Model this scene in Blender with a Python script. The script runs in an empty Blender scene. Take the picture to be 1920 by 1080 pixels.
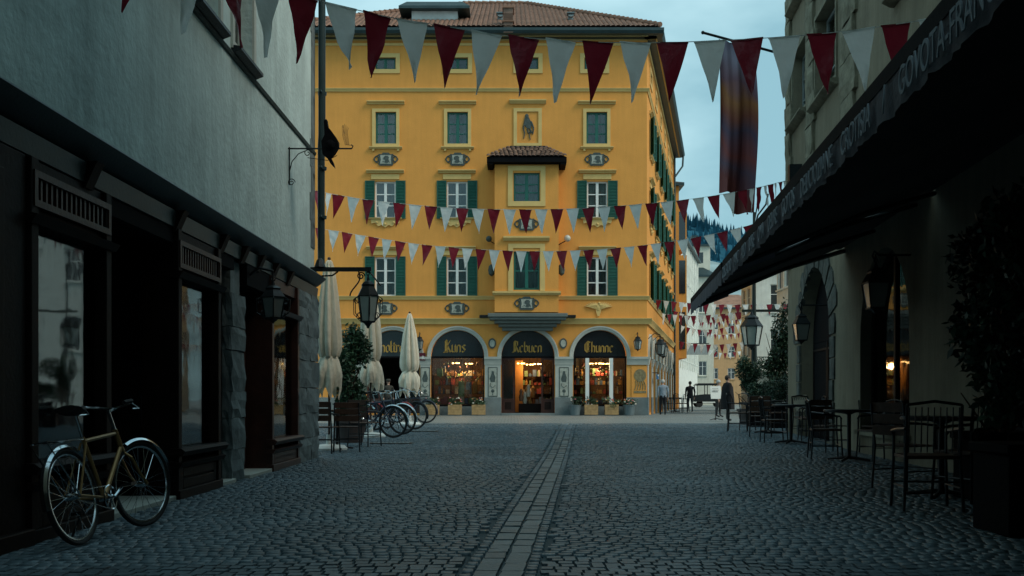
import bpy, bmesh, math, random
import numpy as np
from mathutils import Vector, Matrix, Euler
from mathutils.geometry import tessellate_polygon
random.seed(7)
R = math.radians
sc = bpy.context.scene
col = sc.collection
H = 1.05
F = 1867.0
# ---------------------------------------------------------------- camera
cam = bpy.data.objects.new('camera', bpy.data.cameras.new('camera'))
col.objects.link(cam)
cam.location = (0, 0, H)
cam.rotation_euler = (R(90), 0, 0)
cam.data.lens = 35; cam.data.sensor_width = 36
cam.data.shift_y = (745 - 540) / 1920
cam.data.clip_start = 0.1; cam.data.clip_end = 6000
sc.camera = cam
# ---------------------------------------------------------------- sky and sun
SUN_EL, SUN_AZ = 45, 116          # azimuth clockwise from +Y (north)
w = bpy.data.worlds.new('World'); sc.world = w; w.use_nodes = True
nt = w.node_tree; N = nt.nodes; L = nt.links; N.clear()
out = N.new('ShaderNodeOutputWorld'); bg = N.new('ShaderNodeBackground')
sky = N.new('ShaderNodeTexSky'); sky.sky_type = 'NISHITA'; sky.sun_disc = False
sky.sun_elevation = R(SUN_EL); sky.sun_rotation = R(SUN_AZ); sky.dust_density = 3; sky.air_density = 1.2
tc = N.new('ShaderNodeTexCoord'); mp = N.new('ShaderNodeMapping'); mp.inputs['Scale'].default_value = (1, 1, 2.2)
mp.inputs['Location'].default_value = (0.35, 0.1, 0.2)
nz = N.new('ShaderNodeTexNoise'); nz.inputs['Scale'].default_value = 2.2; nz.inputs['Detail'].default_value = 6; nz.inputs['Roughness'].default_value = .5
cr = N.new('ShaderNodeValToRGB'); cr.color_ramp.elements[0].position = .42; cr.color_ramp.elements[1].position = .68
cr.color_ramp.elements[0].color = (2.4, 4.5, 5.2, 1); cr.color_ramp.elements[1].color = (6.2, 9.0, 9.5, 1)
mx = N.new('ShaderNodeMix'); mx.data_type = 'RGBA'; mx.inputs['Factor'].default_value = .86
L.new(tc.outputs['Generated'], mp.inputs['Vector']); L.new(mp.outputs[0], nz.inputs['Vector']); L.new(nz.outputs['Fac'], cr.inputs[0])
L.new(sky.outputs[0], mx.inputs['A']); L.new(cr.outputs[0], mx.inputs['B']); L.new(mx.outputs['Result'], bg.inputs[0])
bg.inputs[1].default_value = 0.098
L.new(bg.outputs[0], out.inputs[0])
sl = bpy.data.lights.new('sun', 'SUN'); sl.energy = 1.5; sl.angle = R(25); sl.color = (1, .9, .76)
sun = bpy.data.objects.new('sun', sl); col.objects.link(sun)
_d = Vector((math.sin(R(SUN_AZ)) * math.cos(R(SUN_EL)), math.cos(R(SUN_AZ)) * math.cos(R(SUN_EL)), math.sin(R(SUN_EL))))
sun.rotation_euler = _d.to_track_quat('Z', 'Y').to_euler()
sc.view_settings.view_transform = 'Standard'; sc.view_settings.look = 'None'
sc.view_settings.exposure = 0.42; sc.view_settings.gamma = 1
sc.cycles.use_denoising = True
sc.cycles.max_bounces = 6; sc.cycles.transparent_max_bounces = 12
sc.cycles.sample_clamp_indirect = 4

# ---------------------------------------------------------------- helpers
def gz(y):
    t = min(1, max(0, (y - 17) / 14)); return .184 * t * t * (3 - 2 * t)
def at(u, v, Y): return Vector(((u - 960) * Y / F, Y, H + (745 - v) * Y / F))

class MB:
    def __init__(s, m=None): s.v = []; s.f = []; s.mi = []; s.m = m; s.k = 0
    def add(s, vs, fs):
        b = len(s.v)
        s.v += [s.m @ Vector(p) for p in vs] if s.m else [Vector(p) for p in vs]
        for f in fs: s.f.append([b + i for i in f]); s.mi.append(s.k)
        return s
    def box(s, x0, x1, y0, y1, z0, z1):
        return s.add([(x0,y0,z0),(x1,y0,z0),(x1,y1,z0),(x0,y1,z0),(x0,y0,z1),(x1,y0,z1),(x1,y1,z1),(x0,y1,z1)],
                     [(0,3,2,1),(4,5,6,7),(0,1,5,4),(1,2,6,5),(2,3,7,6),(3,0,4,7)])
    def rbox(s, c, size, rot):
        m = Matrix.Translation(c) @ Euler(rot).to_matrix().to_4x4(); a, b, d = [q / 2 for q in size]
        vs = [m @ Vector(p) for p in [(-a,-b,-d),(a,-b,-d),(a,b,-d),(-a,b,-d),(-a,-b,d),(a,-b,d),(a,b,d),(-a,b,d)]]
        return s.add(vs, [(0,3,2,1),(4,5,6,7),(0,1,5,4),(1,2,6,5),(2,3,7,6),(3,0,4,7)])
    def tube(s, pts, r, n=8, closed=False, caps=True):
        pts = [Vector(p) for p in pts]; k = len(pts); vs = []; nrm = None
        rs = r if isinstance(r, (list, tuple)) else [r] * k
        for i, p in enumerate(pts):
            if closed: t = pts[(i + 1) % k] - pts[i - 1]
            else: t = pts[min(i + 1, k - 1)] - pts[max(i - 1, 0)]
            t.normalize()
            if nrm is None:
                nrm = t.orthogonal().normalized()
            else:
                nrm = (nrm - t * nrm.dot(t)); nrm = nrm.normalized() if nrm.length > 1e-6 else t.orthogonal().normalized()
            bn = t.cross(nrm)
            for j in range(n):
                a = 2 * math.pi * j / n
                vs.append(p + (nrm * math.cos(a) + bn * math.sin(a)) * rs[i])
        fs = []
        for i in range(k if closed else k - 1):
            for j in range(n):
                a = i * n + j; b = i * n + (j + 1) % n; i2 = (i + 1) % k
                fs.append((a, b, i2 * n + (j + 1) % n, i2 * n + j))
        if caps and not closed: fs += [tuple(range(n))[::-1], tuple((k - 1) * n + j for j in range(n))]
        return s.add(vs, fs)
    def lathe(s, prof, c=(0, 0, 0), n=16, a0=0, wob=None):
        vs = []
        for r, z in prof:
            for j in range(n):
                a = a0 + 2 * math.pi * j / n; q = r * (wob(a, z) if wob else 1)
                vs.append((c[0] + q * math.cos(a), c[1] + q * math.sin(a), c[2] + z))
        fs = []
        for i in range(len(prof) - 1):
            for j in range(n):
                fs.append((i * n + j, i * n + (j + 1) % n, (i + 1) * n + (j + 1) % n, (i + 1) * n + j))
        k = len(prof) - 1
        fs += [tuple(range(n))[::-1], tuple(k * n + j for j in range(n))]
        return s.add(vs, fs)
    def prism(s, poly, y0, y1):          # poly in local x,z ; extruded in y
        n = len(poly); tri = tessellate_polygon([[Vector((p[0], p[1], 0)) for p in poly]])
        vs = [(p[0], y0, p[1]) for p in poly] + [(p[0], y1, p[1]) for p in poly]
        fs = [tuple(t) for t in tri] + [tuple(n + i for i in t) for t in tri]
        fs += [(i, (i + 1) % n, n + (i + 1) % n, n + i) for i in range(n)]
        return s.add(vs, fs)
    def mould(s, x0, x1, prof):          # prof in (y,z), extruded along x
        n = len(prof); tri = tessellate_polygon([[Vector((p[0], p[1], 0)) for p in prof]])
        vs = [(x0, p[0], p[1]) for p in prof] + [(x1, p[0], p[1]) for p in prof]
        fs = [tuple(t) for t in tri] + [tuple(n + i for i in t) for t in tri]
        fs += [(i, (i + 1) % n, n + (i + 1) % n, n + i) for i in range(n)]
        return s.add(vs, fs)
    def wall(s, outer, holes, y, depth):
        loops = [outer] + holes
        tri = tessellate_polygon([[Vector((p[0], p[1], 0)) for p in l] for l in loops])
        flat = [(p[0], y, p[1]) for l in loops for p in l]
        s.add(flat, [tuple(t) for t in tri])
        for h in holes:
            n = len(h)
            s.add([(p[0], y, p[1]) for p in h] + [(p[0], y + depth, p[1]) for p in h],
                  [(i, (i + 1) % n, n + (i + 1) % n, n + i) for i in range(n)])
        return s
    def sphere(s, c, r, n=12, sq=(1, 1, 1)):
        k = n // 2; vs = []; fs = []
        for i in range(k + 1):
            t = math.pi * i / k
            for j in range(n):
                a = 2 * math.pi * j / n
                vs.append((c[0] + r * sq[0] * math.sin(t) * math.cos(a), c[1] + r * sq[1] * math.sin(t) * math.sin(a), c[2] + r * sq[2] * math.cos(t)))
        for i in range(k):
            for j in range(n): fs.append((i * n + j, (i + 1) * n + j, (i + 1) * n + (j + 1) % n, i * n + (j + 1) % n))
        return s.add(vs, fs)
    def mesh(s, name, mats, smooth=32, org=Vector((0, 0, 0))):
        me = bpy.data.meshes.new(name)
        me.from_pydata([tuple(p - org) for p in s.v], [], s.f)
        for m in (mats if isinstance(mats, (list, tuple)) else [mats]): me.materials.append(m)
        if any(s.mi): me.polygons.foreach_set('material_index', s.mi)
        if smooth:
            me.polygons.foreach_set('use_smooth', [True] * len(s.f)); me.update()
            me.set_sharp_from_angle(angle=R(smooth))
        me.update(); return me
    def build(s, name, mats, parent=None, smooth=32, link=True, bevel=0, org=None):
        o0 = Vector(org) if org is not None else (worg(parent) if parent else Vector((0, 0, 0)))
        o = bpy.data.objects.new(name, s.mesh(name, mats, smooth, o0))
        if link and (parent is None or parent.users_collection): col.objects.link(o)
        if parent:
            o.parent = parent; o.location = o0 - worg(parent)
        else: o.location = o0
        if bevel:
            b = o.modifiers.new('bevel', 'BEVEL'); b.width = bevel; b.segments = 2; b.limit_method = 'ANGLE'
        return o
def worg(o):
    p = Vector((0, 0, 0))
    while o: p = p + o.location; o = o.parent
    return p
def tag(o, label=None, cat=None, group=None, kind=None):
    if label: o['label'] = label
    if cat: o['category'] = cat
    if group: o['group'] = group
    if kind: o['kind'] = kind
    return o
def thing(name, label, cat, loc=(0, 0, 0), group=None, link=True):
    o = bpy.data.objects.new(name, None); o.empty_display_size = .1; o.location = loc
    if link: col.objects.link(o)
    return tag(o, label, cat, group)
def copy_tree(o, parent=None):
    c = o.copy(); col.objects.link(c)
    if parent: c.parent = parent
    for ch in list(o.children): copy_tree(ch, c)
    return c
PROTO = []
def place(proto, parent, m):      # copy a part prototype into a thing, at world matrix m
    c = copy_tree(proto, parent)
    c.matrix_basis = Matrix.Translation(-worg(parent)) @ m
    return c
def put(proto, loc, rz=0, label=None, scale=1, rx=0, ry=0):
    c = copy_tree(proto); c.location = loc; c.rotation_euler = (rx, ry, rz); c.scale = (scale,) * 3
    if label: c['label'] = label
    return c

# ---------------------------------------------------------------- materials
def mat(name, c, rough=.8, metal=0, var=.18, scale=2.0, bump=.25, bscale=30, streak=0, dirt=0, island=0, spec=.4,
        emit=None, trans=0, c2=None, world=False):
    m = bpy.data.materials.new(name); m.use_nodes = True
    nt = m.node_tree; N = nt.nodes; L = nt.links
    b = N['Principled BSDF']; b.inputs['Roughness'].default_value = rough; b.inputs['Metallic'].default_value = metal
    b.inputs['Specular IOR Level'].default_value = spec
    tc = N.new('ShaderNodeTexCoord'); TCO = N.new('ShaderNodeNewGeometry').outputs['Position'] if world else tc.outputs['Object']
    nz = N.new('ShaderNodeTexNoise'); nz.inputs['Scale'].default_value = scale; nz.inputs['Detail'].default_value = 8; nz.inputs['Roughness'].default_value = .6
    L.new(TCO, nz.inputs['Vector'])
    mr = N.new('ShaderNodeMapRange'); mr.inputs['From Min'].default_value = .3; mr.inputs['From Max'].default_value = .7
    mr.inputs['To Min'].default_value = 1 - var; mr.inputs['To Max'].default_value = 1 + var
    L.new(nz.outputs['Fac'], mr.inputs['Value'])
    fac = mr.outputs[0]
    def mul(a, bb):
        q = N.new('ShaderNodeMath'); q.operation = 'MULTIPLY'; L.new(a, q.inputs[0]); L.new(bb, q.inputs[1]); return q.outputs[0]
    if streak:
        mp = N.new('ShaderNodeMapping'); mp.inputs['Scale'].default_value = (3.2, 3.2, .22); L.new(TCO, mp.inputs[0])
        n2 = N.new('ShaderNodeTexNoise'); n2.inputs['Scale'].default_value = 1.6; n2.inputs['Detail'].default_value = 7; n2.inputs['Roughness'].default_value = .65
        L.new(mp.outputs[0], n2.inputs['Vector'])
        m2 = N.new('ShaderNodeMapRange'); m2.inputs['From Min'].default_value = .35; m2.inputs['From Max'].default_value = .65
        m2.inputs['To Min'].default_value = 1 - streak; m2.inputs['To Max'].default_value = 1 + streak * .4
        L.new(n2.outputs['Fac'], m2.inputs['Value']); fac = mul(fac, m2.outputs[0])
    if dirt:
        n3 = N.new('ShaderNodeTexNoise'); n3.inputs['Scale'].default_value = .8; n3.inputs['Detail'].default_value = 10; n3.inputs['Roughness'].default_value = .7
        L.new(TCO, n3.inputs['Vector'])
        m3 = N.new('ShaderNodeMapRange'); m3.inputs['From Min'].default_value = .52; m3.inputs['From Max'].default_value = .68
        m3.inputs['To Min'].default_value = 1; m3.inputs['To Max'].default_value = 1 - dirt
        L.new(n3.outputs['Fac'], m3.inputs['Value']); fac = mul(fac, m3.outputs[0])
    if island:
        g = N.new('ShaderNodeNewGeometry'); m4 = N.new('ShaderNodeMapRange')
        m4.inputs['To Min'].default_value = 1 - island; m4.inputs['To Max'].default_value = 1 + island
        L.new(g.outputs['Random Per Island'], m4.inputs['Value']); fac = mul(fac, m4.outputs[0])
        oi = N.new('ShaderNodeObjectInfo'); m5 = N.new('ShaderNodeMapRange')
        m5.inputs['To Min'].default_value = 1 - island; m5.inputs['To Max'].default_value = 1 + island
        L.new(oi.outputs['Random'], m5.inputs['Value']); fac = mul(fac, m5.outputs[0])
    vm = N.new('ShaderNodeVectorMath'); vm.operation = 'SCALE'; L.new(fac, vm.inputs['Scale'])
    if c2:
        n5 = N.new('ShaderNodeTexNoise'); n5.inputs['Scale'].default_value = scale * .6; n5.inputs['Detail'].default_value = 4
        L.new(TCO, n5.inputs['Vector'])
        r5 = N.new('ShaderNodeMapRange'); r5.inputs['From Min'].default_value = .42; r5.inputs['From Max'].default_value = .58; L.new(n5.outputs['Fac'], r5.inputs['Value'])
        mm = N.new('ShaderNodeMix'); mm.data_type = 'RGBA'; mm.inputs['A'].default_value = (*c, 1); mm.inputs['B'].default_value = (*c2, 1)
        L.new(r5.outputs[0], mm.inputs['Factor']); L.new(mm.outputs['Result'], vm.inputs[0])
    else: vm.inputs[0].default_value = c
    L.new(vm.outputs[0], b.inputs['Base Color'])
    if bump:
        nb = N.new('ShaderNodeTexNoise'); nb.inputs['Scale'].default_value = bscale; nb.inputs['Detail'].default_value = 6
        L.new(TCO, nb.inputs['Vector'])
        bp = N.new('ShaderNodeBump'); bp.inputs['Strength'].default_value = bump; bp.inputs['Distance'].default_value = .02
        L.new(nb.outputs['Fac'], bp.inputs['Height']); L.new(bp.outputs[0], b.inputs['Normal'])
    if trans: b.inputs['Transmission Weight'].default_value = trans
    if emit:
        b.inputs['Emission Color'].default_value = (*emit[0], 1); b.inputs['Emission Strength'].default_value = emit[1]
    return m
def glass(name, tint=(.8, .85, .85), refl=1.0, dust=.0):
    m = bpy.data.materials.new(name); m.use_nodes = True
    nt = m.node_tree; N = nt.nodes; L = nt.links; N.clear()
    o = N.new('ShaderNodeOutputMaterial'); t = N.new('ShaderNodeBsdfTransparent'); t.inputs[0].default_value = (*tint, 1)
    g = N.new('ShaderNodeBsdfGlossy'); g.inputs['Roughness'].default_value = .03
    fr = N.new('ShaderNodeFresnel'); fr.inputs[0].default_value = 1.6
    tc = N.new('ShaderNodeTexCoord'); nz = N.new('ShaderNodeTexNoise'); nz.inputs['Scale'].default_value = 2.5
    L.new(tc.outputs['Object'], nz.inputs['Vector'])
    bp = N.new('ShaderNodeBump'); bp.inputs['Strength'].default_value = .08; bp.inputs['Distance'].default_value = .02
    L.new(nz.outputs['Fac'], bp.inputs['Height']); L.new(bp.outputs[0], g.inputs['Normal'])
    mt = N.new('ShaderNodeMath'); mt.operation = 'MULTIPLY_ADD'; mt.inputs[1].default_value = refl * 1.6; mt.inputs[2].default_value = .03; mt.use_clamp = True
    L.new(fr.outputs[0], mt.inputs[0])
    mx = N.new('ShaderNodeMixShader'); L.new(mt.outputs[0], mx.inputs[0]); L.new(t.outputs[0], mx.inputs[1]); L.new(g.outputs[0], mx.inputs[2])
    L.new(mx.outputs[0], o.inputs[0]); return m
def cloth(name, c, transl=.25, rough=.5, var=.08, spec=.4):
    m = mat(name, c, rough=rough, var=var, scale=6, bump=.7, bscale=11, spec=spec)
    nt = m.node_tree; N = nt.nodes; L = nt.links; b = N['Principled BSDF']; o = N['Material Output']
    t = N.new('ShaderNodeBsdfTranslucent'); t.inputs[0].default_value = (*c, 1)
    mx = N.new('ShaderNodeMixShader'); mx.inputs[0].default_value = transl
    L.new(b.outputs[0], mx.inputs[1]); L.new(t.outputs[0], mx.inputs[2]); L.new(mx.outputs[0], o.inputs[0]); return m

YEL = mat('yellow_render', (.70, .315, .074), .9, var=.06, scale=1.0, bump=.4, bscale=22, streak=.05, dirt=.05, spec=.15)
PALE = mat('pale_yellow_stucco', (.62, .44, .17), .85, var=.08, bump=.15, spec=.2)
STONEG = mat('grey_arch_stone', (.40, .42, .38), .8, var=.1, bump=.2, spec=.2)
PLINTH = mat('plinth_stone', (.15, .18, .18), .8, var=.25, bump=.4, bscale=14)
CORB = mat('slate_blue_corbel', (.12, .14, .13), .7, var=.1)
GREEN = mat('green_shutter_paint', (.008, .085, .06), .5, var=.15, bump=.1)
GREEN2 = mat('green_window_paint', (.012, .11, .085), .45, var=.1, bump=.1)
WHITE = mat('white_window_paint', (.72, .74, .70), .5, var=.05, bump=.08)
CURT = cloth('curtain', (.55, .60, .58), .3, .9)
GCURT = cloth('teal_curtain', (.10, .20, .19), .3, .9)
DCURT = cloth('grey_curtain', (.16, .20, .21), .3, .9)
GLASS = glass('window_glass', refl=.5)
SGLASS = glass('shop_glass', (.75, .8, .8), .55)
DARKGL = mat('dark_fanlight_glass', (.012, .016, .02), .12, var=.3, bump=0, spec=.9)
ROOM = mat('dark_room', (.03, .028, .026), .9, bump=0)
GUT = mat('gutter_metal', (.03, .055, .06), .45, metal=.3, var=.2, bump=.1)
ROOF = mat('red_clay_tiles', (.22, .12, .08), .85, var=.3, scale=1.5, bump=.3, bscale=12, island=.12)
TILED = mat('dark_weathered_tiles', (.07, .045, .04), .8, var=.4, scale=5, bump=.4, island=.3, c2=(.12, .075, .05))
RELD = mat('medallion_dark', (.055, .075, .07), .75, var=.3, scale=9)
RELL = mat('medallion_pale', (.34, .36, .31), .8, var=.25, scale=9)
GOLD = mat('gold_lettering', (.40, .235, .05), .45, metal=.15, var=.2, bump=.1)
IRON = mat('black_iron', (.012, .016, .018), .45, metal=.4, var=.3, bump=.2)
GIRON = mat('green_black_iron', (.01, .022, .02), .5, metal=.2, var=.3, bump=.2)
PLAS = mat('weathered_grey_plaster', (.57, .70, .68), .9, var=.15, scale=1.2, bump=.55, bscale=12, streak=.13, dirt=.22, spec=.15)
PLAS2 = mat('pale_reveal_plaster', (.5, .53, .48), .85, var=.08, bump=.2)
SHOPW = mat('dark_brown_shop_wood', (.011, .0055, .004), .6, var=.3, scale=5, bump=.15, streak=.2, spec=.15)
OLDS = mat('dark_old_stone', (.10, .105, .095), .9, var=.45, scale=4, bump=1.0, bscale=10, dirt=.4, spec=.1)
SHOPR = mat('reddish_shop_wood', (.042, .014, .009), .45, var=.3, scale=5, bump=.15, streak=.2)
BLK = mat('black_paint', (.005, .005, .006), .85, var=.2, bump=.1, spec=.08)
ROUGH = mat('rough_grey_stone', (.16, .20, .205), .9, var=.35, scale=3, bump=1.0, bscale=9, dirt=.3)
COB = mat('cobble_stone', (.068, .104, .123), .5, var=.32, scale=.45, bump=.5, bscale=35, island=.2, dirt=.22, spec=.4, world=True)
SLAB = mat('granite_slab', (.095, .138, .152), .5, var=.3, scale=.9, bump=.5, bscale=35, island=.18, dirt=.25, spec=.4, world=True)
JOINT = mat('street_joint_bed', (.042, .06, .066), .85, var=.3, scale=3, bump=.5)
BEIGE = mat('beige_render', (.20, .175, .125), .9, var=.12, scale=1.5, bump=.35, bscale=16, streak=.15, dirt=.2, spec=.15)
BSTONE = mat('beige_rustic_stone', (.20, .185, .135), .9, var=.3, scale=4, bump=1.0, bscale=10, dirt=.35, spec=.15)
AWN = mat('awning_fabric', (.04, .031, .03), .85, var=.2, bump=.2)
VAL = cloth('valance_fabric', (.085, .085, .10), .15, .85)
LETT = mat('awning_lettering', (.21, .24, .27), .8, var=.3, bump=0)
REDF = cloth('red_pennant', (.24, .014, .03), .32, .42)
WHIF = cloth('white_pennant', (.86, .88, .85), .40, .42)
CREAM = cloth('parasol_canvas', (.80, .72, .57), .12, .8, var=.1)
CHW = mat('brown_chair_wood', (.07, .032, .018), .55, var=.3, scale=8, bump=.2)
CHM = mat('dark_chair_metal', (.03, .03, .032), .4, metal=.6, var=.2, bump=.1)
RUB = mat('black_rubber', (.01, .01, .01), .7, bump=.2)
CHR = mat('chrome', (.6, .65, .68), .18, metal=1, var=.1, bump=.05)
BGOLD = mat('gold_bike_paint', (.30, .18, .07), .35, metal=.4, var=.1, bump=.05)
LEAF = mat('dark_leaves', (.022, .055, .028), .55, var=.3, island=.45, bump=0)
LEAF2 = mat('mid_leaves', (.04, .085, .035), .55, var=.3, island=.45, bump=0)
WOODB = mat('pale_wooden_box', (.36, .23, .10), .75, var=.25, scale=6, bump=.3)
ZINC = mat('grey_bucket', (.14, .18, .19), .5, metal=.3, var=.15)
WARM = mat('warm_bulb', (1, .7, .35), .5, bump=0, emit=((1, .55, .18), 9))
SKIN = mat('skin', (.42, .25, .18), .6, var=.05, bump=0)
HAIRG = mat('grey_hair', (.42, .42, .40), .8, bump=.3)
HAIRD = mat('dark_hair', (.02, .015, .012), .7, bump=.3)

# ---------------------------------------------------------------- ground
ground = thing('ground', None, None); ground['kind'] = 'structure'; del ground['kind']
bpy.data.objects.remove(ground)
g = MB()
ys = list(np.concatenate([np.linspace(-40, 17, 8), np.linspace(17.5, 31, 28), np.array([40, 60, 90, 140, 300, 800, 3500])]))
xs = [-3000, -300, -40, -12, 0, 12, 40, 300, 3000]
vs = [(x, y, gz(y) - .018) for y in ys for x in xs]; n = len(xs)
fs = [(j * n + i, j * n + i + 1, (j + 1) * n + i + 1, (j + 1) * n + i) for j in range(len(ys) - 1) for i in range(n - 1)]
g.add(vs, fs)
GM = mat('paved_ground', (.17, .19, .185), .6, var=.14, scale=.5, bump=0, spec=.4)
def _pave(m):
    nt = m.node_tree; N = nt.nodes; L = nt.links; b = N['Principled BSDF']
    tc = N.new('ShaderNodeTexCoord'); vo = N.new('ShaderNodeTexVoronoi'); vo.feature = 'DISTANCE_TO_EDGE'; vo.inputs['Scale'].default_value = 8; vo.inputs['Randomness'].default_value = .55
    L.new(tc.outputs['Object'], vo.inputs['Vector'])
    mr = N.new('ShaderNodeMapRange'); mr.inputs['From Max'].default_value = .12; L.new(vo.outputs['Distance'], mr.inputs['Value'])
    bp = N.new('ShaderNodeBump'); bp.inputs['Strength'].default_value = .8; bp.inputs['Distance'].default_value = .02
    L.new(mr.outputs[0], bp.inputs['Height']); L.new(bp.outputs[0], b.inputs['Normal'])
    old = b.inputs['Base Color'].links[0].from_socket
    vm = N.new('ShaderNodeVectorMath'); vm.operation = 'SCALE'; L.new(old, vm.inputs[0])
    m2 = N.new('ShaderNodeMapRange'); m2.inputs['To Min'].default_value = .55; m2.inputs['To Max'].default_value = 1.05; L.new(mr.outputs[0], m2.inputs['Value'])
    L.new(m2.outputs[0], vm.inputs['Scale']); L.new(vm.outputs[0], b.inputs['Base Color'])
_pave(GM)
ground = g.build('ground', GM, smooth=0); ground['kind'] = 'structure'
# joint bed over the near street, then cobbles on it
street = MB()
yb = [4.2] + list(np.linspace(17, 31, 20)) + [33.2]
vs = [(x, y, gz(y) - .012) for y in yb for x in (-12, -3.4, 4, 13)]
street.add(vs, [(j * 4 + i, j * 4 + i + 1, j * 4 + i + 5, j * 4 + i + 4) for j in range(len(yb) - 1) for i in range(3)])
street = street.build('street', JOINT, smooth=0); street['kind'] = 'structure'
SLX = lambda y: -.085 + .073 * (y - 5.85)
rng = np.random.default_rng(5)
cw, cl = .094, .108
stones = []
yi = 4.4; r = 0
row_y = []
while yi < 33.0:
    row_y.append(yi); yi += cl
for r, y0 in enumerate(row_y):
    x = -3.45 + (r % 2) * cw * .5 + rng.uniform(-.02, .02)
    if y0 > 18: x = -11.5 + (r % 2) * cw * .5
    lim = 4.75 + .096 * y0 if y0 < 26.5 else 12
    while x < lim:
        wdt = cw * rng.uniform(.85, 1.25)
        xc = x + wdt / 2
        sx = SLX(y0)
        yc = y0 + .075 * math.sin(xc * 1.9 + .35 * y0) + .045 * math.sin(xc * 4.7 + y0)
        if abs(xc - sx) > .22 + wdt / 2:
            if abs((xc) / max(y0, .1)) < .60:
                stones.append((xc, yc, wdt - .009, cl * rng.uniform(.90, .95)))
        x += wdt
# slabs of the gutter line, flanked by a course of long stones
slabs = []
for s_, (w_, l0, l1) in {-1: (.148, .3, .52), 1: (.148, .28, .5)}.items():
    y = 4.4
    while y < 32.6:
        l = random.uniform(l0*.45, l1*.85)
        slabs.append((SLX(y + l / 2) + s_ * .078, y + l / 2, w_ - .009, l - .010, 1)); y += l
for s_ in (-1, 1):
    y = 4.4
    while y < 32.6:
        l = random.uniform(.1, .17)
        slabs.append((SLX(y + l / 2) + s_ * .192, y + l / 2, .068, l - .012, 0)); y += l
st = sorted(stones, key=lambda q: (q[1] + abs(q[0]) * .2)); vis = [q for q in st if q[1] > 5.75 and abs(q[0] / q[1]) < .515]
near = set(vis[:300])
ca = [MB().add([(-.5,-.5,-.02),(.5,-.5,-.02),(.5,.5,-.02),(-.5,.5,-.02),(-.455 + a*.5,-.45,.005),(.455,-.45 + a*.5,.006),(.455 - a*.5,.45,.005),(-.455,.45 - abs(a)*.5,.006)],
     [(4,5,6,7),(0,1,5,4),(1,2,6,5),(2,3,7,6),(3,0,4,7)]).mesh('cobble', COB, 0) for a in (0, .03, -.03, .05)]
def cob_obj(name, me, parent, x, y, a, b, rz=0):
    o = bpy.data.objects.new(name, me); col.objects.link(o); o.parent = parent
    o.location = (x, y, gz(y) + random.uniform(-.003, .003)); o.scale = (a, b, 1)
    o.rotation_euler = (random.uniform(-.025, .025), random.uniform(-.025, .025), rz + random.uniform(-.05, .05)); return o
for q in near: cob_obj('cobble', random.choice(ca), street, *q)
sm = MB().add([(-.5,-.5,-.02),(.5,-.5,-.02),(.5,.5,-.02),(-.5,.5,-.02),(-.47,-.485,.006),(.47,-.485,.006),(.47,.485,.006),(-.47,.485,.006)],
     [(4,5,6,7),(0,1,5,4),(1,2,6,5),(2,3,7,6),(3,0,4,7)]).mesh('paving_slab', SLAB, 0)
rest = [q for q in stones if q not in near] 
for q in slabs:
    if q[4] and 5.5 < q[1] < 24: cob_obj('paving_slab', sm, street, q[0], q[1], q[2], q[3], -.073)
    else: rest.append(q[:4])
A = np.array(rest); n = len(A)
base = np.array([(-.5,-.5,-.02),(.5,-.5,-.02),(.5,.5,-.02),(-.5,.5,-.02),(-.45,-.45,.006),(.45,-.45,.006),(.45,.45,.006),(-.45,.45,.006)])
V = np.repeat(base[None], n, 0)
V[:, :, 0] = V[:, :, 0] * A[:, 2, None]; V[:, :, 1] = V[:, :, 1] * A[:, 3, None]
V[:, 4:, 2] += rng.uniform(-.003, .003, (n, 1)) + rng.uniform(-.0024, .0024, (n, 4))
ang = rng.uniform(-.06, .06, n); cx, sx_ = np.cos(ang)[:, None], np.sin(ang)[:, None]
X = V[:, :, 0] * cx - V[:, :, 1] * sx_; Y = V[:, :, 0] * sx_ + V[:, :, 1] * cx
gzv = np.array([gz(y) for y in A[:, 1]])
V = np.stack([X + A[:, 0, None], Y + A[:, 1, None], V[:, :, 2] + gzv[:, None]], 2).reshape(-1, 3)
bf = np.array([(4,5,6,7),(0,1,5,4),(1,2,6,5),(2,3,7,6),(3,0,4,7)])
Fc = (bf[None] + 8 * np.arange(n)[:, None, None]).reshape(-1, 4)
me = bpy.data.meshes.new('cobbles'); me.vertices.add(len(V)); me.vertices.foreach_set('co', V.ravel())
me.loops.add(Fc.size); me.loops.foreach_set('vertex_index', Fc.ravel().astype(np.int32))
me.polygons.add(len(Fc)); me.polygons.foreach_set('loop_start', np.arange(0, Fc.size, 4, dtype=np.int32))
me.materials.append(COB); me.update(calc_edges=True); me.validate()
o = bpy.data.objects.new('cobbles', me); col.objects.link(o); o.parent = street; o['kind'] = 'stuff'
# curved pale setting-out strip at the mouth of the square
kb = MB()
pth = [(-9.5, 33.6), (-4, 32.2), (-1, 31.2), (1.8, 30.6), (4.5, 31.4), (8, 33.4), (12.5, 36.5)]
for i in range(len(pth) - 1):
    a = Vector(pth[i]); b = Vector(pth[i + 1]); k = int((b - a).length / .5); d = (b - a) / k; nn = Vector((-d.y, d.x)).normalized() * .09
    for j in range(k):
        p = a + d * (j + .02); q = a + d * (j + .98); z = gz(p.y) + .012
        kb.add([(*(p - nn), z), (*(q - nn), z), (*(q + nn), z), (*(p + nn), z), (*(p - nn), z - .05), (*(q - nn), z - .05), (*(q + nn), z - .05), (*(p + nn), z - .05)],
               [(0,1,2,3),(0,4,5,1),(1,5,6,2),(2,6,7,3),(3,7,4,0)])
kb = kb.build('kerb_strip', SLAB, smooth=0); kb['kind'] = 'structure'
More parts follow.
